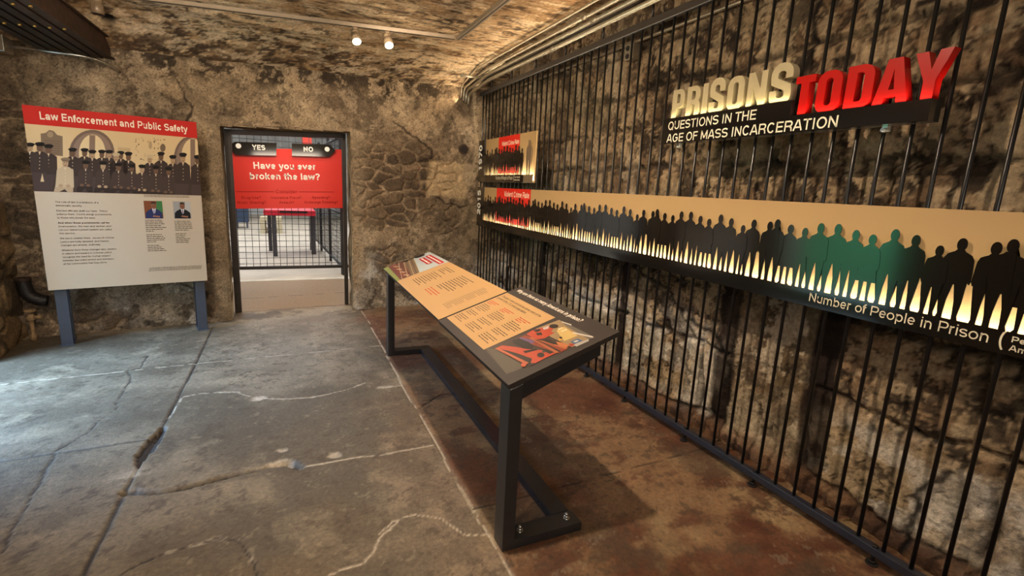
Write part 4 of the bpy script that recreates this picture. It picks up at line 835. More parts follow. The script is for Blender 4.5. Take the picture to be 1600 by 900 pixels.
PHOTO = [((70, 52, 42), 1, [(0.636, 0.056), (0.684, 0.469), (1.007, 0.473), (0.959, 0.034)]),
    ((84, 74, 58), 2, [(0.637, 0.066), (0.685, 0.095), (0.973, 0.121), (0.968, 0.070), (0.959, 0.034)]),
    ((166, 138, 98), 2, [(0.667, 0.337), (0.685, 0.468), (0.997, 0.445), (0.996, 0.354), (0.811, 0.341)]),
    ((112, 104, 96), 3, [(0.685, 0.468), (1.004, 0.473), (0.997, 0.445), (0.785, 0.451)]),
    ((222, 186, 112), 3, [(0.783, 0.393), (0.780, 0.441), (0.922, 0.432), (0.914, 0.361)]),
    ((232, 214, 168), 4, [(0.771, 0.407), (0.774, 0.432), (0.789, 0.431), (0.789, 0.405)]),
    ((232, 214, 168), 4, [(0.807, 0.404), (0.809, 0.437), (0.826, 0.434), (0.823, 0.402)]),
    ((226, 218, 204), 5, [(0.868, 0.436), (0.991, 0.472), (1.003, 0.464), (0.884, 0.429)]),
    ((226, 218, 204), 5, [(0.713, 0.465), (0.790, 0.477), (0.803, 0.471), (0.726, 0.460)]),
    ((190, 182, 170), 4, [(0.980, 0.369), (0.995, 0.444), (1.013, 0.435), (1.010, 0.369)]),
    ((58, 104, 150), 5, [(0.947, 0.375), (0.947, 0.414), (0.987, 0.418), (0.982, 0.375)]),
    ((210, 204, 196), 6, [(0.956, 0.384), (0.958, 0.404), (0.975, 0.406), (0.972, 0.386)]),
    ((150, 62, 36), 3, [(0.684, 0.266), (0.994, 0.332), (0.995, 0.283), (0.684, 0.215)]),
    ((196, 70, 38), 5, [(0.681, 0.275), (0.671, 0.314), (0.686, 0.359), (0.710, 0.393), (0.742, 0.403), (0.774, 0.369), (0.797, 0.377), (0.802, 0.346), (0.806, 0.313), (0.778, 0.278)]),
    ((44, 28, 22), 6, [(0.676, 0.317), (0.687, 0.348), (0.713, 0.344), (0.711, 0.319)]),
    ((206, 190, 188), 7, [(0.693, 0.364), (0.703, 0.396), (0.729, 0.378), (0.720, 0.356)]),
    ((44, 28, 22), 6, [(0.716, 0.311), (0.732, 0.334), (0.766, 0.325), (0.747, 0.305)]),
    ((36, 24, 20), 8, [(0.752, 0.425), (0.760, 0.416), (0.760, 0.406), (0.752, 0.397), (0.739, 0.391), (0.723, 0.390), (0.709, 0.395), (0.701, 0.403), (0.701, 0.413), (0.709, 0.422), (0.723, 0.428), (0.739, 0.429)]),
    ((110, 86, 132), 6, [(0.688, 0.238), (0.792, 0.271), (0.802, 0.246), (0.697, 0.219)]),
    ((34, 28, 24), 7, [(0.688, 0.190), (0.689, 0.228), (0.772, 0.242), (0.833, 0.239), (0.854, 0.219), (0.804, 0.196), (0.726, 0.185)]),
    ((186, 104, 62), 8, [(0.731, 0.263), (0.748, 0.279), (0.990, 0.289), (0.986, 0.274)]),
    ((38, 26, 20), 8, [(0.766, 0.270), (0.790, 0.282), (0.991, 0.300), (0.990, 0.289)]),
    ((186, 104, 62), 8, [(0.792, 0.278), (0.822, 0.292), (0.991, 0.338), (0.989, 0.322)]),
    ((38, 26, 20), 8, [(0.811, 0.308), (0.844, 0.322), (0.906, 0.326), (0.907, 0.311), (0.849, 0.299)]),
    ((204, 120, 66), 9, [(0.888, 0.331), (0.934, 0.349), (0.975, 0.352), (0.981, 0.330), (0.933, 0.320)]),
    ((226, 170, 70), 10, [(0.868, 0.356), (0.872, 0.375), (0.899, 0.357), (0.894, 0.343)]),
    ((40, 28, 22), 11, [(0.882, 0.371), (0.886, 0.368), (0.886, 0.364), (0.884, 0.361), (0.880, 0.359), (0.874, 0.359), (0.868, 0.361), (0.865, 0.365), (0.864, 0.368), (0.866, 0.372), (0.871, 0.373), (0.877, 0.373)]),
    ((180, 52, 36), 9, [(0.954, 0.360), (0.987, 0.379), (0.994, 0.350)]),
    ((196, 72, 40), 6, [(0.684, 0.102), (0.686, 0.136), (0.764, 0.176), (0.831, 0.202), (0.880, 0.234), (0.926, 0.257), (0.985, 0.275), (0.983, 0.220), (0.986, 0.168), (0.959, 0.148), (0.926, 0.174), (0.826, 0.151), (0.747, 0.126)]),
    ((38, 27, 22), 7, [(0.726, 0.113), (0.765, 0.132), (0.936, 0.176), (0.975, 0.149), (0.937, 0.139), (0.832, 0.125)]),
    ((40, 30, 25), 8, [(0.835, 0.180), (0.865, 0.232), (0.886, 0.233), (0.863, 0.178)]),
    ((34, 24, 20), 8, [(0.957, 0.231), (0.965, 0.224), (0.967, 0.216), (0.962, 0.209), (0.952, 0.204), (0.939, 0.204), (0.927, 0.208), (0.918, 0.215), (0.916, 0.224), (0.921, 0.231), (0.931, 0.235), (0.944, 0.235)]),
    ((44, 36, 30), 8, [(0.895, 0.245), (0.913, 0.264), (0.971, 0.274), (0.968, 0.252)]),
    ((60, 70, 60), 9, [(0.914, 0.240), (0.922, 0.254), (0.939, 0.249), (0.931, 0.235)]),
    ((190, 96, 58), 9, [(0.685, 0.095), (0.689, 0.109), (0.959, 0.148), (0.965, 0.132)]),
    ((206, 96, 62), 10, [(0.967, 0.130), (0.974, 0.125), (0.976, 0.119), (0.973, 0.114), (0.966, 0.111), (0.956, 0.111), (0.947, 0.114), (0.940, 0.119), (0.938, 0.125), (0.941, 0.130), (0.948, 0.133), (0.958, 0.133)]),
    ((40, 28, 22), 7, [(0.959, 0.146), (0.989, 0.167), (0.993, 0.138)])]
for c_, l_, p_ in PHOTO: ph.poly(p_, L(*[v * 0.82 for v in c_]), l_)
ph.build('dining_hall_photograph', M_artg, top1)['label'] = 'colour photograph of people in orange seated at long tables'
# far panel print
a = Art(FP, U, V)
a.rect(0.640, 0.0, 1.900, W2, CREAM, 1)
for j in range(14):
    if j in (4,): continue
    a.greek(0.775, 0.398 - j * .0225, (0.255, .23, .12, .20, 0, .255, .2, .26, .21, .24, .22, .26, .19, .25)[j], .014, INK, 3, 200 + j)
for j in range(10): a.greek(1.19, 0.398 - j * .0225, (.28, .22, .26, .25, .28, .21, .26, .28, .25, .14)[j], .014, INK, 3, 240 + j)
for j in range(3): a.greek(1.17, 0.150 - j * .0225, (.24, .26, .20)[j], .015, RED, 3, 270 + j)
for j in range(22): a.greek(1.65, 0.398 - j * .0140, (.13 if j % 6 else .07), .008, L(96, 78, 58), 3, 280 + j)
a.build('text_sheet', M_art, top2)['label'] = 'cream printed sheet'
ph = Art(FP, U, V)
ph.rect(0.0, 0.0, 0.640, W2, L(170, 178, 174), 1)
ph.poly([(0, 0), (.64, 0), (.64, .20), (0, .30)], L(120, 96, 70), 2); ph.poly([(0, .0), (.64, .0), (.64, .13), (0, .20)], L(104, 52, 36), 3); ph.poly([(0, 0), (.64, 0), (.64, .03), (0, .05)], L(128, 132, 62), 4)
for k in range(7): ph.poly([(0, .30 - .025 * k), (.64, .20 - .026 * k), (.64, .206 - .026 * k), (0, .308 - .025 * k)], L(86, 72, 56) if k % 2 else L(166, 146, 112), 5)
for k in range(12): ph.rect(.03 + .05 * k, .07 + .012 * (k % 3), .055 + .05 * k, .10 + .012 * (k % 3), L(196, 160, 116) if k % 3 else L(150, 60, 42), 6)
ph.ell(.05, .36, .045, .05, L(38, 28, 22), 6); ph.ell(.035, .22, .03, .035, L(30, 24, 20), 6); ph.rect(0.0, .26, .03, .42, L(48, 36, 26), 5)
ph.rect(.15, .322, .470, .374, L(186, 34, 30), 7); ph.rect(.14, .392, .612, .442, L(186, 34, 30), 7)
ph.greek(.17, .338, .28, .034, L(244, 214, 200), 8, 300); ph.greek(.16, .408, .43, .034, L(244, 214, 200), 8, 301)
ph.build('cell_block_photograph', M_artg, top2)['label'] = 'colour photograph with two red title bars'

# ------------------------------------------------------------------ standing interpretive sign
YAW = 0.23; TILT = 0.025
su = Vector((math.cos(YAW), math.sin(YAW), 0)); snr = Vector((math.sin(YAW), -math.cos(YAW), 0)); sv = Vector((0, 0, math.cos(TILT))) + snr * math.sin(TILT)
SO = Vector((-1.938, 5.55, 0.528)); SW, SH = 1.205, 1.556
ss = thing('standing_sign', 'tall printed sign with red heading and officers photograph on grey legs', 'sign', (-1.4, 5.75, 0))
panel_o = obj('panel', slab(SO, su, sv, [(0, 0), (SW, 0), (SW, SH), (0, SH)], -0.03, 0.0, 0.0015), mat('warm_white_board', L(190, 172, 148), 0.4), ss)
a = Art(SO, su, sv); B = lambda k: k * SH
RB = SH - 0.148
a.rect(0, RB, SW, SH, L(190, 34, 26), 1)
a.text('Law Enforcement and Public Safety', 0.095, RB + 0.045, 0.086, L(240, 226, 206), 0.125, 3, width=1.035)
a.build('heading_band', M_art, panel_o)['label'] = 'red heading band'
a = Art(SO, su, sv)
TX = L(64, 56, 48)
lines = [('The rule of law is a bedrock of a', .122, .29), ('democratic society.', .122, .178), None, ('Elected officials draft our laws.  Police', .122, .345), ('enforce them. Courts assign punishments', .122, .372), ('to those who break the laws.', .122, .258), None,
         ('And when those punishments call for', .122, .352, 1), ('incarceration, the men and women who', .122, .362), ("run our nation's prison system are called", .122, .362), ('into service.', .122, .108), None, ('We live in volatile times.  Issues of criminal', .122, .372), ('justice are hotly debated, and historic', .122, .333), ('changes are already underway.', .122, .273), None,
         ('Whatever form these changes take, leaders', .122, .380), ('in reform and leaders in criminal justice', .122, .343), ('recognize the need for mutual respect', .122, .332), ('between law enforcement and members', .122, .352), ('of the communities that they serve.', .122, .304)]
yy = 0.768
for ln in lines:
    if ln is None: yy -= 0.014; continue
    a.text(ln[0], ln[1], yy, 0.0215, TX, 0.15 if len(ln) > 3 else 0.095, 3, width=ln[2]); yy -= 0.0305
for j in range(2): a.greek(.745, .850 - j * .012, .36, .009, TX, 3, 400 + j)
for j, wv in enumerate((.13, .145, .15, .13, .16, .14, .06, 0, .12, .13, .145, .145, .08, 0, .10, .11, .14, .145)):
    if wv: a.greek(.735, .615 - j * .0172, wv, .0125, TX, 3, 420 + j)
for j, wv in enumerate((.135, .14, .14, .15, .145, .11, 0, .09, .08, .085, .12, .11, .105)):
    if wv: a.greek(.965, .605 - j * .0172, wv, .0125, TX, 3, 450 + j)
for j in range(3): a.greek(.735 - j * .004, .156 - j * .0135, .43, .0095, TX, 3, 480 + j)
a.build('body_text', M_art, panel_o)
# two small colour portraits
for pu, bgc, suit, bg2 in ((.738, L(120, 66, 36), L(40, 46, 84), L(60, 112, 62)), (.965, L(150, 146, 142), L(22, 22, 26), L(176, 174, 170))):
    a = Art(SO, su, sv); w_, h_ = .142, .165; v0 = .635
    R = lambda s, t: (pu + w_ * s, v0 + h_ * t)
    a.poly([R(0, 0), R(1, 0), R(1, 1), R(0, 1)], bgc, 1); a.poly([R(.62, .3), R(1, .3), R(1, 1), R(.70, 1)], bg2, 2)
    a.poly([R(.04, 0), R(.96, 0), R(.95, .34), R(.78, .48), R(.60, .56), R(.40, .56), R(.20, .46), R(.06, .32)], suit, 3)
    a.poly([R(.42, .57), R(.62, .57), R(.56, .30), R(.50, .25)], L(222, 220, 220), 4); a.poly([R(.49, .52), R(.55, .52), R(.54, .26), R(.50, .26)], L(80, 60, 110), 5)
    hc = R(.52, .74); a.ell(hc[0], hc[1], .021, .034, L(126, 84, 60), 5); a.ell(hc[0], hc[1] + .018, .0215, .018, L(52, 40, 34), 6, 12, 0, 180); a.ell(hc[0], hc[1] - .010, .007, .003, L(92, 50, 40), 6)
    a.ell(hc[0] - .008, hc[1] + .006, .0025, .0018, L(30, 22, 18), 6, 8); a.ell(hc[0] + .008, hc[1] + .006, .0025, .0018, L(30, 22, 18), 6, 8)
    a.poly([R(.42, .10), R(.80, .06), R(.82, .14), R(.46, .18)], L(150, 104, 78), 5)
    a.build('portrait', M_art, panel_o)['label'] = 'small colour portrait of a man in a dark suit' if pu < .9 else 'small colour portrait of a man in a black uniform'
# sepia group photograph
a = Art(SO, su, sv, 0.00012)
PB, PT = 0.862, RB
def q(zx, zy):
    k = (zy - 185 - (zx - 25) * 0.06) / (570 - (zx - 25) * .053)
    xl = 25 + 88 * k; xr = 1525 + 38 * k
    return (SW * (zx - xl) / (xr - xl), PT + (PB - PT) * k)
def qp(pts, c, lay): a.poly([(min(max(u_, 0.0), SW), min(max(v_, PB), PT)) for u_, v_ in (q(*p) for p in pts)], c, lay)
def qe(cx, cy, rx, ry, c, lay, n=14, a0=0, a1=360): qp([(x, cy - (y - cy)) for x, y in (arc(cx, cy, rx, ry, a0, a1, n)[:-1] if a1 - a0 == 360 else arc(cx, cy, rx, ry, a0, a1, n))], c, lay)
SEP = L(206, 180, 138)
a.rect(0, PB, SW, PT, SEP, 0)
qp([(20, 600), (1570, 660), (1570, 790), (20, 790)], L(64, 50, 42), 1)
for cx, cy, ro, ri in ((560, 420, 188, 110), (1480, 450, 190, 120)):
    qe(cx, cy, ro, ro * 1.06, L(112, 92, 80), 2, 30); qe(cx, cy, ro - 24, ro * 1.06 - 24, L(134, 112, 98), 3, 30); qe(cx, cy, ri, ri * 1.45, L(214, 190, 148), 4, 26)
    qp([(cx - 26, cy - ri * 1.4), (cx + 22, cy - ri * 1.4), (cx + 22, cy + 90), (cx - 26, cy + 90)], L(128, 106, 92), 5)
qp([(148, 265), (185, 258), (215, 232), (248, 240), (275, 272), (318, 282), (324, 450), (160, 440)], L(120, 100, 80), 2); qe(222, 270, 24, 26, L(150, 128, 102), 3)
for k in range(6): qp([(176, 318 + k * 20), (300, 326 + k * 20), (300, 330 + k * 20), (176, 322 + k * 20)], L(94, 78, 62), 3)
qp([(775, 362), (885, 368), (885, 400), (775, 396)], L(186, 160, 122), 2)
rg = random.Random(9)
for k in range(46): x_, y_ = rg.uniform(930, 1230), rg.uniform(280, 470); qe(x_, y_, rg.uniform(2, 9), rg.uniform(2, 9), L(150, 126, 98) if k % 3 else L(96, 80, 64), 2, 7)
qe(1185, 360, 26, 34, L(110, 92, 74), 3, 12); qe(1068, 340, 16, 36, L(172, 148, 114), 2, 10)
def officer(cx, cy, k, lay, body=L(58, 45, 40), cap=L(26, 21, 19), skin=L(150, 122, 94), legs=None, seat=False):
    # standing or seated figure: shoulders, jacket, buttons, face, peaked cap
    bw = 62 * k
    if seat:
        qp([(cx - bw * 1.05, cy + 205 * k), (cx + bw * 1.05, cy + 205 * k), (cx + bw * 1.15, cy + 330 * k), (cx + bw * .5, cy + 335 * k), (cx, cy + 250 * k), (cx - bw * .5, cy + 335 * k), (cx - bw * 1.15, cy + 330 * k)], legs or L(48, 37, 33), lay)
    else:
        qp([(cx - bw * .85, cy + 220 * k), (cx + bw * .85, cy + 220 * k), (cx + bw * .8, cy + 470 * k), (cx - bw * .8, cy + 470 * k)], legs or L(70, 56, 52), lay)
    qp([(cx - 24 * k, cy + 66 * k), (cx + 24 * k, cy + 66 * k), (cx + bw, cy + 92 * k), (cx + bw * 1.12, cy + 235 * k), (cx - bw * 1.12, cy + 235 * k), (cx - bw, cy + 92 * k)], body, lay + 1)
    qp([(cx - 9 * k, cy + 66 * k), (cx + 9 * k, cy + 66 * k), (cx, cy + 96 * k)], L(206, 186, 156), lay + 2)
    for j in range(4): qe(cx + 2, cy + (118 + 28 * j) * k, 3.6 * k, 3.6 * k, L(214, 196, 164), lay + 2, 6)
    qe(cx, cy + 38 * k, 23 * k, 34 * k, skin, lay + 2)
    qe(cx - 8 * k, cy + 30 * k, 4 * k, 3 * k, L(60, 46, 38), lay + 3, 6); qe(cx + 8 * k, cy + 30 * k, 4 * k, 3 * k, L(60, 46, 38), lay + 3, 6); qp([(cx - 8 * k, cy + 53 * k), (cx + 8 * k, cy + 53 * k), (cx + 6 * k, cy + 57 * k), (cx - 6 * k, cy + 57 * k)], L(84, 60, 48), lay + 3)
    qe(cx, cy + 6 * k, 36 * k, 15 * k, cap, lay + 3); qp([(cx - 25 * k, cy + 8 * k), (cx + 25 * k, cy + 8 * k), (cx + 26 * k, cy + 24 * k), (cx - 26 * k, cy + 24 * k)], cap, lay + 3)
    if seat: qe(cx - 30 * k, cy + 222 * k, 18 * k, 13 * k, skin, lay + 3, 8); qe(cx + 26 * k, cy + 224 * k, 18 * k, 13 * k, skin, lay + 3, 8)
DK = L(104, 78, 60)
for i, (cx, cy, k, cp, sk) in enumerate(((72, 352, 1.0, None, None), (145, 345, 1.06, None, DK), (212, 360, 1.06, None, DK), (400, 385, 1.0, None, DK), (497, 385, .95, None, DK), (560, 398, .95, None, None), (640, 395, .92, None, DK), (702, 395, .92, None, None), (803, 402, .9, None, DK), (762, 418, .95, 1, None), (870, 408, 1.0, None, DK), (1062, 428, .95, 1, None), (1168, 402, 1.0, None, DK), (1280, 428, 1.0, None, None), (1380, 408, 1.1, None, None), (1525, 425, 1.05, None, DK))):
    officer(cx, cy, k, 6 + (i % 2) * 4, cap=L(190, 168, 134) if cp else L(26, 21, 19), skin=sk or L(168, 138, 106))
qp([(170, 600), (186, 672), (158, 672)], SEP, 16)
for i, (cx, cy, k, sk) in enumerate(((508, 490, .92, DK), (652, 492, .95, None), (784, 502, .92, DK), (900, 512, .90, DK), (992, 514, .95, None), (1120, 520, .95, DK), (1240, 530, .95, DK))):
    officer(cx, cy, k, 16 + (i % 2) * 4, body=L(66, 52, 46), skin=sk or L(172, 142, 110), seat=True)
officer(345, 470, 1.05, 26, body=L(186, 164, 132), cap=L(132, 112, 90), skin=L(170, 140, 108), legs=L(176, 152, 122), seat=True)
a.build('group_photograph', M_art, panel_o)['label'] = 'sepia group photograph of uniformed officers'
for du, front in ((0.075, True), (SW - 0.065, True)):
    for back in (0, 1):
        c0 = SO + su * du - snr * (0.03 + (0.003 if not back else 0.20)); m = bmesh.new(); hw = su * 0.042; dz = -snr * 0.03; top = 1.75 if not back else 1.2
        k = sv * ((top) / sv.z); base = Vector((c0.x, c0.y, 0)); off = Vector((snr.x, snr.y, 0)) * (math.tan(TILT)); bz = base - Vector((snr.x, snr.y, 0)) * math.tan(TILT) * SO.z
        P0 = [bz - hw, bz + hw, bz + hw + dz, bz - hw + dz]; P1 = [p + off * top + Vector((0, 0, top)) for p in P0]
        add_hull(m, [tuple(p) for p in P0 + P1], 0.002); lg = obj('leg', m, M_post, ss)
    fp = SO + su * du; m = bmesh.new(); cx_, cy_ = fp.x, fp.y + .13
    M4 = lambda s, t, z: tuple(Vector((fp.x, fp.y, z)) + su * s - Vector((snr.x, snr.y, 0)) * t)
    add_hull(m, [M4(-.05, .02, 0), M4(.05, .02, 0), M4(.05, .30, 0), M4(-.05, .30, 0), M4(-.05, .02, .006), M4(.05, .02, .006), M4(.05, .30, .006), M4(-.05, .30, .006)]); obj('foot_plate', m, M_post, ss)

# ------------------------------------------------------------------ door frame, mesh fence and question sign in the doorway
yf = lambda x: 6.58 + 0.10 * x
def post_bm(x0, x1, z0, z1, d=0.06):
    m = bmesh.new(); add_hull(m, [(x0, yf(x0), z0), (x1, yf(x1), z0), (x1, yf(x1) + d, z0), (x0, yf(x0) + d, z0), (x0, yf(x0), z1), (x1, yf(x1), z1), (x1, yf(x1) + d, z1), (x0, yf(x0) + d, z1)], 0.003); return m
df = bpy.data.objects.new('door_1', None); COL.objects.link(df); df.location = (0.05, 6.58, 0); df['kind'] = 'structure'
obj('jamb', post_bm(-0.598, -0.530, 0.0, 2.10), M_frame, df); obj('jamb', post_bm(0.660, 0.705, 0.0, 2.17), M_frame, df)
m = bmesh.new(); add_hull(m, [(-.59, yf(-.59), 2.045), (.705, yf(.705), 2.115), (.705, yf(.705) + .06, 2.115), (-.59, yf(-.59) + .06, 2.045), (-.59, yf(-.59), 2.10), (.705, yf(.705), 2.17), (.705, yf(.705) + .06, 2.17), (-.59, yf(-.59) + .06, 2.10)], .003); obj('lintel', m, M_frame, df)
YM = 8.84
mf = thing('mesh_fence', 'black wire mesh fence screen standing across the corridor beyond the doorway', 'fence', (0, YM, 0))
for x0, x1, nm in ((0.845, 0.895, 'post'), (-1.30, -1.25, 'post'), (1.9, 1.95, 'post')): obj(nm, box(x0, x1, YM, YM + .05, 0, 2.6, .003), M_black, mf)
for z0 in (.130, 2.50): obj('rail', box(-1.25, .845, YM + .005, YM + .045, z0, z0 + .05, .003), M_black, mf)
m = bmesh.new()
x = -1.20
while x < .84: add_tube(m, [(x, YM + .025, .17), (x, YM + .025, 2.5)], .0042, 6); x += .0985
z = .22
while z < 2.5: add_tube(m, [(-1.25, YM + .032, z), (.845, YM + .032, z)], .0042, 6); z += .0925
obj('wire_mesh', m, M_wire, mf)
for z0 in (.130, 2.50): obj('rail', box(.895, 1.9, YM + .005, YM + .045, z0, z0 + .05, .003), M_black, mf)
YQ = 8.80
qs = thing('question_sign', 'red sign with white question mounted on the mesh fence beyond the doorway', 'sign', (0.07, YQ, 1.1))
m = bmesh.new(); c_ = [(-.716, 1.098), (.862, 1.152), (.862, 2.100), (-.716, 2.000)]
add_hull(m, [(c_[0][0], YQ, c_[0][1]), (c_[1][0], YQ, c_[1][1]), (c_[1][0], YM - .001, c_[1][1]), (c_[0][0], YM - .001, c_[0][1]), (c_[3][0], YQ, c_[3][1]), (c_[2][0], YQ, c_[2][1]), (c_[2][0], YM - .001, c_[2][1]), (c_[3][0], YM - .001, c_[3][1])])
pq = obj('panel', m, M_redp, qs)
qu = Vector((1, 0, .038)).normalized(); qv = Vector((-.038, 0, 1)).normalized()
a = Art((0, YQ, 0), qu, qv)
WT = L(240, 230, 214); a.text('Have you ever', -0.438 + .063, 1.732, 0.142, WT, 0.135, 2, width=0.905); a.text('broken the law?', -0.497 + .058, 1.572, 0.142, WT, 0.135, 2, width=1.025)
DR = L(146, 26, 18); a.rect(-.64, 1.377, -.115, 1.386, DR, 2); a.rect(.255, 1.377, .79, 1.386, DR, 2); a.text('Consider', .07, 1.358, .075, DR, .10, 2, align='c')
for tx, x_, z_ in (('Drug Use?', -.44, 1.272), ('Insurance Fraud?', .06, 1.272), ('Speeding?', .58, 1.272), ('Music Sharing?', -.44, 1.198), ('Assault?', .06, 1.198), ('Underage Drinking?', .58, 1.198)): a.text(tx, x_, z_, .056, DR, .13, 2, align='c')
a.build('lettering', M_art, pq)
for nm, pts, dotc, tx, tpos, lb in (('yes', [(-.665, 1.905), (-.108, 1.935), (-.096, 2.125), (-.665, 2.098), (-.725, 2.055), (-.725, 1.970)], (-.620, 2.040), 'YES', (-.437, 1.998), 'black left pointing arrow sign reading YES above the red question sign'),
                                 ('no', [(.116, 1.948), (.672, 1.970), (.768, 2.072), (.690, 2.160), (.122, 2.135)], (.640, 2.085), 'NO', (.283, 2.024), 'black right pointing arrow sign reading NO above the red question sign')):
    t = thing('arrow_sign', lb, 'sign', (pts[0][0], YQ - .03, pts[0][1]), 'arrow signs above the question')
    b_ = obj('board', slab((0, YQ - .003, 0), (1, 0, 0), (0, 0, 1), pts, 0, .028), M_ink, t)
    a = Art((0, YQ - .031, 0), (1, 0, .03), (-.03, 0, 1)); a.ell(dotc[0] + .03 * dotc[1], dotc[1] - .03 * dotc[0], .038, .038, WT, 1, 20); a.text(tx, tpos[0] + .03 * tpos[1], tpos[1] - .03 * tpos[0], .105, WT, .15, 1, width=.185 if tx == 'YES' else .152); a.build('lettering', M_art, b_)

# ------------------------------------------------------------------ hall beyond
M_hfloor = mat('pale_hall_concrete', L(176, 164, 146), 0.55, 0, 0.18, 2.0, 0.2, 30)
M_hwall = mat('pale_hall_wall', L(186, 184, 178), 0.85, 0, 0.2, 3, 0.3, 20)
struct(obj('floor_hall', box(-5.5, 5.5, 8.555, 24.0, -0.14, 0.0), M_hfloor))
struct(obj('trim_1', box(-2.4, 2.6, 8.50, 8.68, -0.10, 0.006, .004), mat('pale_kerb_stone', L(196, 192, 182), 0.7, 0, 0.15, 5, 0.3, 30)))
struct(obj('wall_hall', box(-5.5, 5.5, 24.0, 24.2, -0.1, 4.2), M_hwall))
struct(obj('wall_hall_left', box(-5.6, -5.5, 7.2, 24.0, -0.1, 4.2), M_hwall)); struct(obj('wall_hall_right', box(5.5, 5.6, 7.2, 24.0, -0.1, 4.2), M_hwall))
struct(obj('ceiling_hall', box(-5.6, 5.6, 8.6, 24.2, 4.2, 4.3), M_hwall))
struct(obj('ceiling_passage', box(-3.0, 3.2, 6.62, 8.6, 3.2, 3.3), M_hwall))
struct(obj('wall_passage_left', box(-2.6, -2.5, 6.2, 8.55, -0.1, 3.2), M_plain)); struct(obj('wall_passage_right', box(2.72, 2.82, 6.66, 8.55, -0.1, 3.2), M_plain))
M_redtop = mat('crimson_table_paint', L(206, 34, 52), 0.35); M_leg2 = mat('slate_table_leg', L(58, 56, 62), 0.4)
t = thing('red_table', 'crimson topped table on dark legs in the hall beyond the doorway', 'table', (0.1, 11.7, 0))
obj('tabletop', box(-.42, .56, 11.2, 12.2, .845, .955, .01), M_redtop, t)
for lx, ly in ((-.27, 11.22), (-.38, 12.08)): obj('leg', box(lx, lx + .075, ly, ly + .075, 0, .845, .003), M_leg2, t)
obj('support_slab', box(.46, .54, 11.5, 12.2, .24, .845, .004), M_leg2, t)
for ly in (11.48, 12.2): obj('leg', box(.47, .56, ly, ly + .08, 0, .845, .003), M_leg2, t)
obj('caption_plate', box(-.12, .40, 11.185, 11.20, .90, .94), M_ink, t)
t = thing('stone_bench', 'beige box bench low on the hall floor behind the red table', 'bench', (-.42, 16.2, 0))
obj('seat', box(-.70, -.13, 16.0, 16.6, .36, .46, .01), mat('beige_bench', L(176, 160, 126), .7, 0, .1, 8), t); obj('side', box(-.70, -.56, 16.02, 16.58, 0, .36, .008), bpy.data.materials['beige_bench'], t); obj('side', box(-.27, -.13, 16.02, 16.58, 0, .36, .008), bpy.data.materials['beige_bench'], t); obj('stretcher', box(-.56, -.27, 16.2, 16.4, .04, .14, .005), bpy.data.materials['beige_bench'], t)
t = thing('navy_cabinet', 'dark navy cabinet on short legs far left in the hall', 'cabinet', (-1.25, 17.7, 0))
obj('body', box(-1.45, -1.08, 17.5, 18.0, .18, .66, .01), mat('navy_lacquer', L(30, 42, 62), .3), t)
for lx in (-1.42, -1.15): obj('leg', box(lx, lx + .05, 17.55, 17.6, 0, .18), M_leg2, t)
hf = thing('mesh_fence', 'black mesh fence running away along the right side of the hall', 'fence', (.6, 11.5, 0))
fd = Vector((.62 - .85, 13.65 - 9.0, 0)); f0 = Vector((.86, 8.93, 0)); fl = fd.length; fd.normalize()
for k in range(4): p = f0 + fd * (fl * k / 3 + .02); obj('post', box(p.x - .025, p.x + .025, p.y - .025, p.y + .025, 0, 2.4), M_black, hf)
for z0 in (.13, 1.05, 2.3): m = bmesh.new(); add_tube(m, [f0 + Vector((0, 0, z0)), f0 + fd * fl + Vector((0, 0, z0))], .022, 6); obj('rail', m, M_black, hf)
m = bmesh.new(); s_ = .1
while s_ < fl: p = f0 + fd * s_; add_tube(m, [p + Vector((0, 0, .13)), p + Vector((0, 0, 2.3))], .004, 5); s_ += .1
z = .22
while z < 2.3: add_tube(m, [f0 + Vector((0, 0, z)), f0 + fd * fl + Vector((0, 0, z))], .004, 5); z += .0925
obj('wire_mesh', m, M_wire, hf)
t = thing('hall_banner', 'small lit red banner hung high in the hall above the arrow signs', 'banner', (.54, 14.0, 2.4))
obj('cloth', box(.43, .66, 14.0, 14.02, 2.40, 2.70), mat('red_banner_cloth', L(220, 70, 50), .6), t); m = box(.40, .69, 13.99, 14.03, 2.70, 2.73); add_box(m, .42, .44, 14.0, 14.02, 2.72, 4.2); add_box(m, .65, .67, 14.0, 14.02, 2.72, 4.2); obj('hanger', m, M_black, t)
for k, (x_, y_) in enumerate(((-.8, 12.6), (.0, 15.0), (1.0, 12.6))):
    t = thing('roof_beam', ('left', 'middle', 'right')[k] + ' grey roof beam of the hall seen above the question sign', 'beam', (x_, y_, 3.0), 'hall roof beams')
    obj('web', box(x_ - 3, x_ + 3, y_, y_ + .08, 2.78 + .16 * k, 2.90 + .16 * k), M_leg2, t); obj('flange', box(x_ - 3, x_ + 3, y_ - .05, y_ + .13, 2.75 + .16 * k, 2.78 + .16 * k), M_leg2, t)

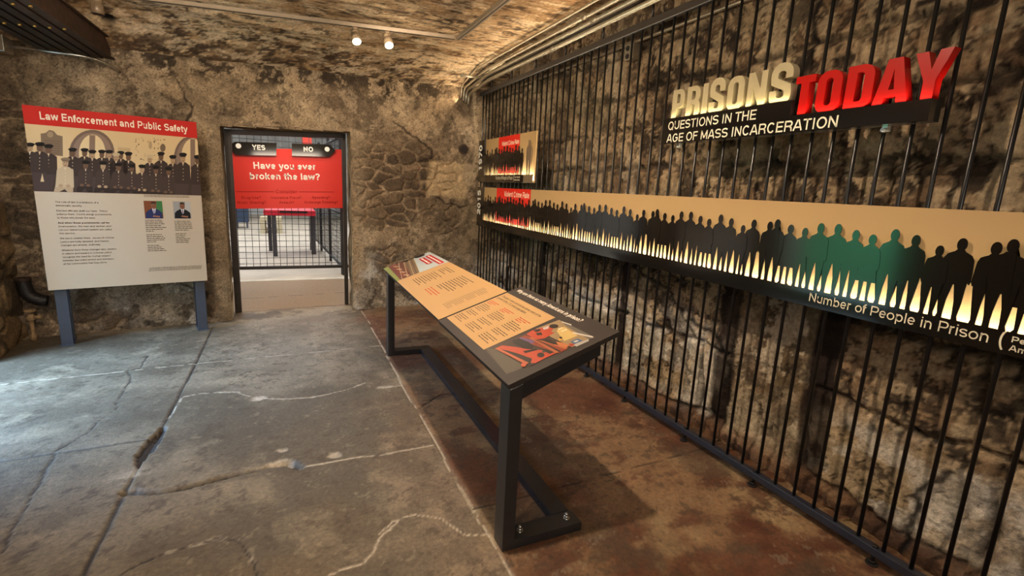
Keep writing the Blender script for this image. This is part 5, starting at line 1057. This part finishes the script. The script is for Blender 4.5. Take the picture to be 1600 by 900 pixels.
# ------------------------------------------------------------------ ceiling track, lamps, conduits
def track(label, p0, p1):
    p0, p1 = Vector(p0), Vector(p1); d = (p1 - p0).normalized(); n = Vector((-d.y, d.x, 0)); t = thing('lighting_track', label, 'track', tuple(p0), 'lighting tracks under the ceiling')
    def bar_(w, z0, z1): 
        m = bmesh.new(); up = Vector((0, 0, 1)); add_hull(m, [p0 - n * w + up * z0, p0 + n * w + up * z0, p1 + n * w + up * z0, p1 - n * w + up * z0, p0 - n * w + up * z1, p0 + n * w + up * z1, p1 + n * w + up * z1, p1 - n * w + up * z1]); return m
    obj('channel', bar_(.022, 0, .030), M_track, t); obj('slot', bar_(.006, -.002, .001), M_iron, t)
    return t
def trk(x): return 5.05 - 0.165 * x
zt_ = 2.945
track('long grey track crossing the plaster ceiling from the left', (-2.1, trk(-2.1), zt_), (1.50, trk(1.50), zt_))
track('grey track running along the ceiling beside the fence conduits', (1.53, trk(1.53), zt_), (1.53, 1.2, zt_))
def can(x, y, lit, label, dz=.0):
    t = thing('track_spotlight', label, 'spotlight', (x, y, zt_), 'spotlights on the ceiling track')
    m = bmesh.new(); add_tube(m, [(x, y, zt_ - .001), (x, y, zt_ - .024)], .024, 14); obj('adapter', m, M_white, t)
    m = bmesh.new(); n = 22
    d = Vector((.06, -.60, -.80)).normalized() if lit else Vector((0, 0, -1)); p = Vector((x, y, zt_ - .022)) if not lit else Vector((x, y + .02, zt_ - .035))
    q = lambda l: tuple(p + d * l)
    add_tube(m, [q(-.004), q(0), q(.044)], [.030, .036, .036], n); obj('neck', m, M_white, t)
    m = bmesh.new(); add_tube(m, [q(.042), q(.044), q(.120), q(.1215)], [.036, .042, .042, .038], n); obj('barrel', m, M_white, t)
    m = bmesh.new(); add_tube(m, [q(.121), q(.1235)], .0365, n); obj('lens', m, M_bulb if lit else M_iron, t)
    return q(.14)
M_bulb.name = 'lamp_face'
can(.62, trk(.62), True, 'left of the two lit spotlights under the ceiling track')
can(.894, trk(.894), True, 'right of the two lit spotlights under the ceiling track')
can(-1.571, trk(-1.571), False, 'pale unlit spotlight nearest the dark iron ceiling beams')
can(-1.301, trk(-1.301), False, 'pale unlit spotlight second from the dark iron ceiling beams')
spot('can_light', (.63, trk(.62) - .075, 2.79), (.95, 2.9, .8), 30, WARM, 75, .7, .03)
spot('can_light', (.904, trk(.894) - .075, 2.79), (1.1, 2.9, .8), 30, WARM, 75, .7, .03)
# conduits above the fence
def ce(x, y): return float(ceil_z(np.array(x), np.array(y)))
CN = []
for i, (x_, z_, r_, bend_y, lab) in enumerate(((2.300, 2.885, .020, 5.98, 'lowest fat conduit above the fence'), (2.255, 2.925, .018, 5.92, 'second conduit up above the fence'), (2.205, 2.955, .016, 5.86, 'third conduit up above the fence'), (2.13, 2.985, .011, 5.95, 'thin top conduit above the fence running to the corner'))):
    xe = 2.24 - .035 * i; ye = yback(xe) - .055
    pth = bend([(x_, -1.0, z_), (x_, bend_y, z_), (xe, ye - .02, z_ - .10), (xe, ye, 2.66 + .02 * i)], .10, 6)
    t = thing('conduit', 'galvanised steel ' + lab, 'conduit', (x_, 3.0, z_), 'conduits above the fence'); obj('tube', tube(pth, r_, 14), M_galv, t)
    m = bmesh.new(); yc = (4.3, 3.55, 3.62, 4.9)[i]; add_tube(m, [(x_, yc, z_), (x_, yc + .07, z_)], r_ + .004, 14); obj('coupling', m, M_galv, t)
    m = bmesh.new(); add_box(m, x_ - r_ - .006, x_ + r_ + .006, 2.95, 2.975, z_ + r_ - .004, ce(x_, 2.96) + .02, .001); obj('strap', m, M_steel, t)
m = bmesh.new(); add_tube(m, [(1.96, 6.02, 2.905), (2.20, 5.98, 2.90)], .016, 10); tag(obj('pipe_stub', m, M_galv), 'short pipe stub lying across the conduits near the corner', 'pipe')
# thin conduit and two outlet boxes on the stone behind the fence
t = thing('wall_conduit', 'thin grey conduit along the stone wall behind the fence bars', 'conduit', (2.575, 3.0, 2.775)); obj('tube', tube([(2.568, -1, 2.775), (2.568, 6.0, 2.79)], .013, 10), M_galv, t)
for yy, lb in ((3.50, 'grey outlet box behind the fence above the title sign'), (5.20, 'grey outlet box behind the fence nearer the back wall')):
    t = thing('outlet_box', lb, 'electrical box', (2.55, yy, 2.70), 'outlet boxes on the stone wall'); obj('body', box(2.535, 2.60, yy - .055, yy + .055, 2.655, 2.775, .004), M_galv, t)
    for dz in (.03, -.03):
        m = bmesh.new(); add_tube(m, [(2.536, yy + .01, 2.712 + dz), (2.528, yy + .01, 2.712 + dz)], .02, 12); obj('outlet', m, M_iron, t)
# dark iron beams at the upper left with bolts and a box
for i in range(6):
    x_ = -1.86 + .084 * i; yb_ = yback(x_) + .02; z_ = 2.585 + .004 * i; hb = (.10, .10, .10, .10, .12, .17)[i]
    t = thing('iron_beam', ('first', 'second', 'third', 'fourth', 'fifth', 'sixth')[i] + ' dark iron ceiling beam counted from the left wall', 'beam', (x_, 5.0, z_), 'iron beams at the left of the ceiling')
    m = bmesh.new(); add_box(m, x_ - .034, x_ + .034, 2.2, yb_, z_, z_ + .012); add_box(m, x_ - .007, x_ + .007, 2.2, yb_, z_ + .011, z_ + hb); add_box(m, x_ - .034, x_ + .034, 2.2, yb_, z_ + hb - .001, z_ + hb + .011)
    obj('girder', m, M_rust if i > 3 else M_iron, t)
    for k in range(3): m = bmesh.new(); yk = 4.98 - .55 * k; add_tube(m, [(x_, yk, z_ + .001), (x_, yk, z_ - .012)], .012, 6); obj('bolt', m, M_brass, t)
t = thing('junction_box', 'galvanised box hanging under the dark iron beams at upper left', 'electrical box', (-2.08, 5.72, 2.6)); obj('body', box(-2.20, -2.03, 5.62, 5.80, 2.50, 2.62, .006), M_galv, t); obj('cover', box(-2.205, -2.025, 5.612, 5.62, 2.495, 2.625, .003), M_steel, t)
m = bmesh.new(); add_tube(m, bend([(-2.03, 5.72, 2.555), (-1.52, 5.78, 2.56), (-1.40, 5.98, 2.53), (-1.38, 6.09, 2.50)], .12, 6), .013, 12); tag(obj('bent_conduit', m, M_steel), 'bright bent conduit under the dark iron beams entering the back wall', 'conduit')
# drain elbow and old valve in the left corner
t = thing('drain_elbow', 'dark brown corrugated downpipe elbow in the left corner behind the sign', 'drain pipe', (-2.2, 5.86, .4))
P = [(-2.205, 5.84, .575), (-2.20, 5.84, .50), (-2.185, 5.84, .445), (-2.155, 5.845, .405), (-2.115, 5.85, .385), (-2.06, 5.855, .375)]
pts = []; 
for i in range(len(P) - 1):
    for k in range(5): pts.append(tuple(Vector(P[i]).lerp(Vector(P[i + 1]), k / 5)))
pts.append(P[-1]); rr_ = [.052 + (.006 if k % 2 else 0) * (1 if 3 < k < 22 else 0) for k in range(len(pts))]
m = bmesh.new(); add_tube(m, pts, rr_, 18, False); add_tube(m, pts, [q_ - .006 for q_ in rr_], 18, False); obj('elbow', m, M_iron, t)
m = bmesh.new(); add_tube(m, [(-2.205, 5.84, .57), (-2.205, 5.84, .60)], .056, 18); obj('collar', m, M_rust, t)
t = thing('old_valve', 'old tan painted valve and stub pipe on the floor below the drain elbow', 'valve', (-2.19, 5.84, 0)); M_tan = mat('tan_painted_iron', L(150, 124, 90), .7, .1, .3, 30, .3, 60)
m = bmesh.new(); add_tube(m, [(-2.19, 5.84, 0), (-2.19, 5.84, .06), (-2.19, 5.84, .065), (-2.19, 5.84, .20)], [.024, .024, .017, .017], 12); obj('riser', m, M_tan, t)
m = bmesh.new(); add_tube(m, [(-2.19, 5.84, .19), (-2.19, 5.84, .205), (-2.19, 5.84, .235), (-2.19, 5.84, .26)], [.018, .03, .03, .02], 12); add_tube(m, [(-2.19, 5.84, .225), (-2.11, 5.83, .225)], .016, 10); obj('body', m, M_tan, t)
m = bmesh.new(); add_tube(m, [(-2.19, 5.84, .26), (-2.19, 5.84, .275)], .010, 8); add_tube(m, [(-2.19, 5.84, .275), (-2.19, 5.84, .285), (-2.19, 5.84, .300), (-2.19, 5.84, .308)], [.038, .045, .045, .03], 16); obj('handwheel', m, M_tan, t)
# round pipe cap on the back wall
t = thing('wall_port', 'round dark capped pipe hole in the back wall near the fence', 'pipe', (2.20, 6.5, 2.09)); yb_ = yback(2.20)
m = bmesh.new(); add_tube(m, [(2.20, yb_ + .02, 2.09), (2.20, yb_ - .045, 2.09)], .062, 20); obj('ring', m, M_rust, t)
m = bmesh.new(); add_tube(m, [(2.20, yb_ - .045, 2.09), (2.20, yb_ - .049, 2.09)], .046, 20); obj('hole', m, M_iron, t)

# ------------------------------------------------------------------ clipped hedge in the yard outside the left doorway
hb = bmesh.new(); bmesh.ops.create_grid(hb, x_segments=60, y_segments=90, size=1.0)
rg = random.Random(5)
for v in hb.verts:
    a_, b_ = v.co.x, v.co.y; th_ = math.pi * (a_ + 1) / 2; r_ = 1 + rg.uniform(-.06, .06)
    v.co = (-5.6 + .6 * math.cos(th_) * r_ + .0, 4.6 + 2.6 * b_, max(0.0, 1.7 * math.sin(th_) ** .5 * r_) - .02)
tag(obj('hedge', hb, mat('hedge_leaves', L(96, 178, 112), .7, 0, .3, 25, .6, 40)), 'green clipped hedge standing in the yard outside the left doorway', 'hedge')
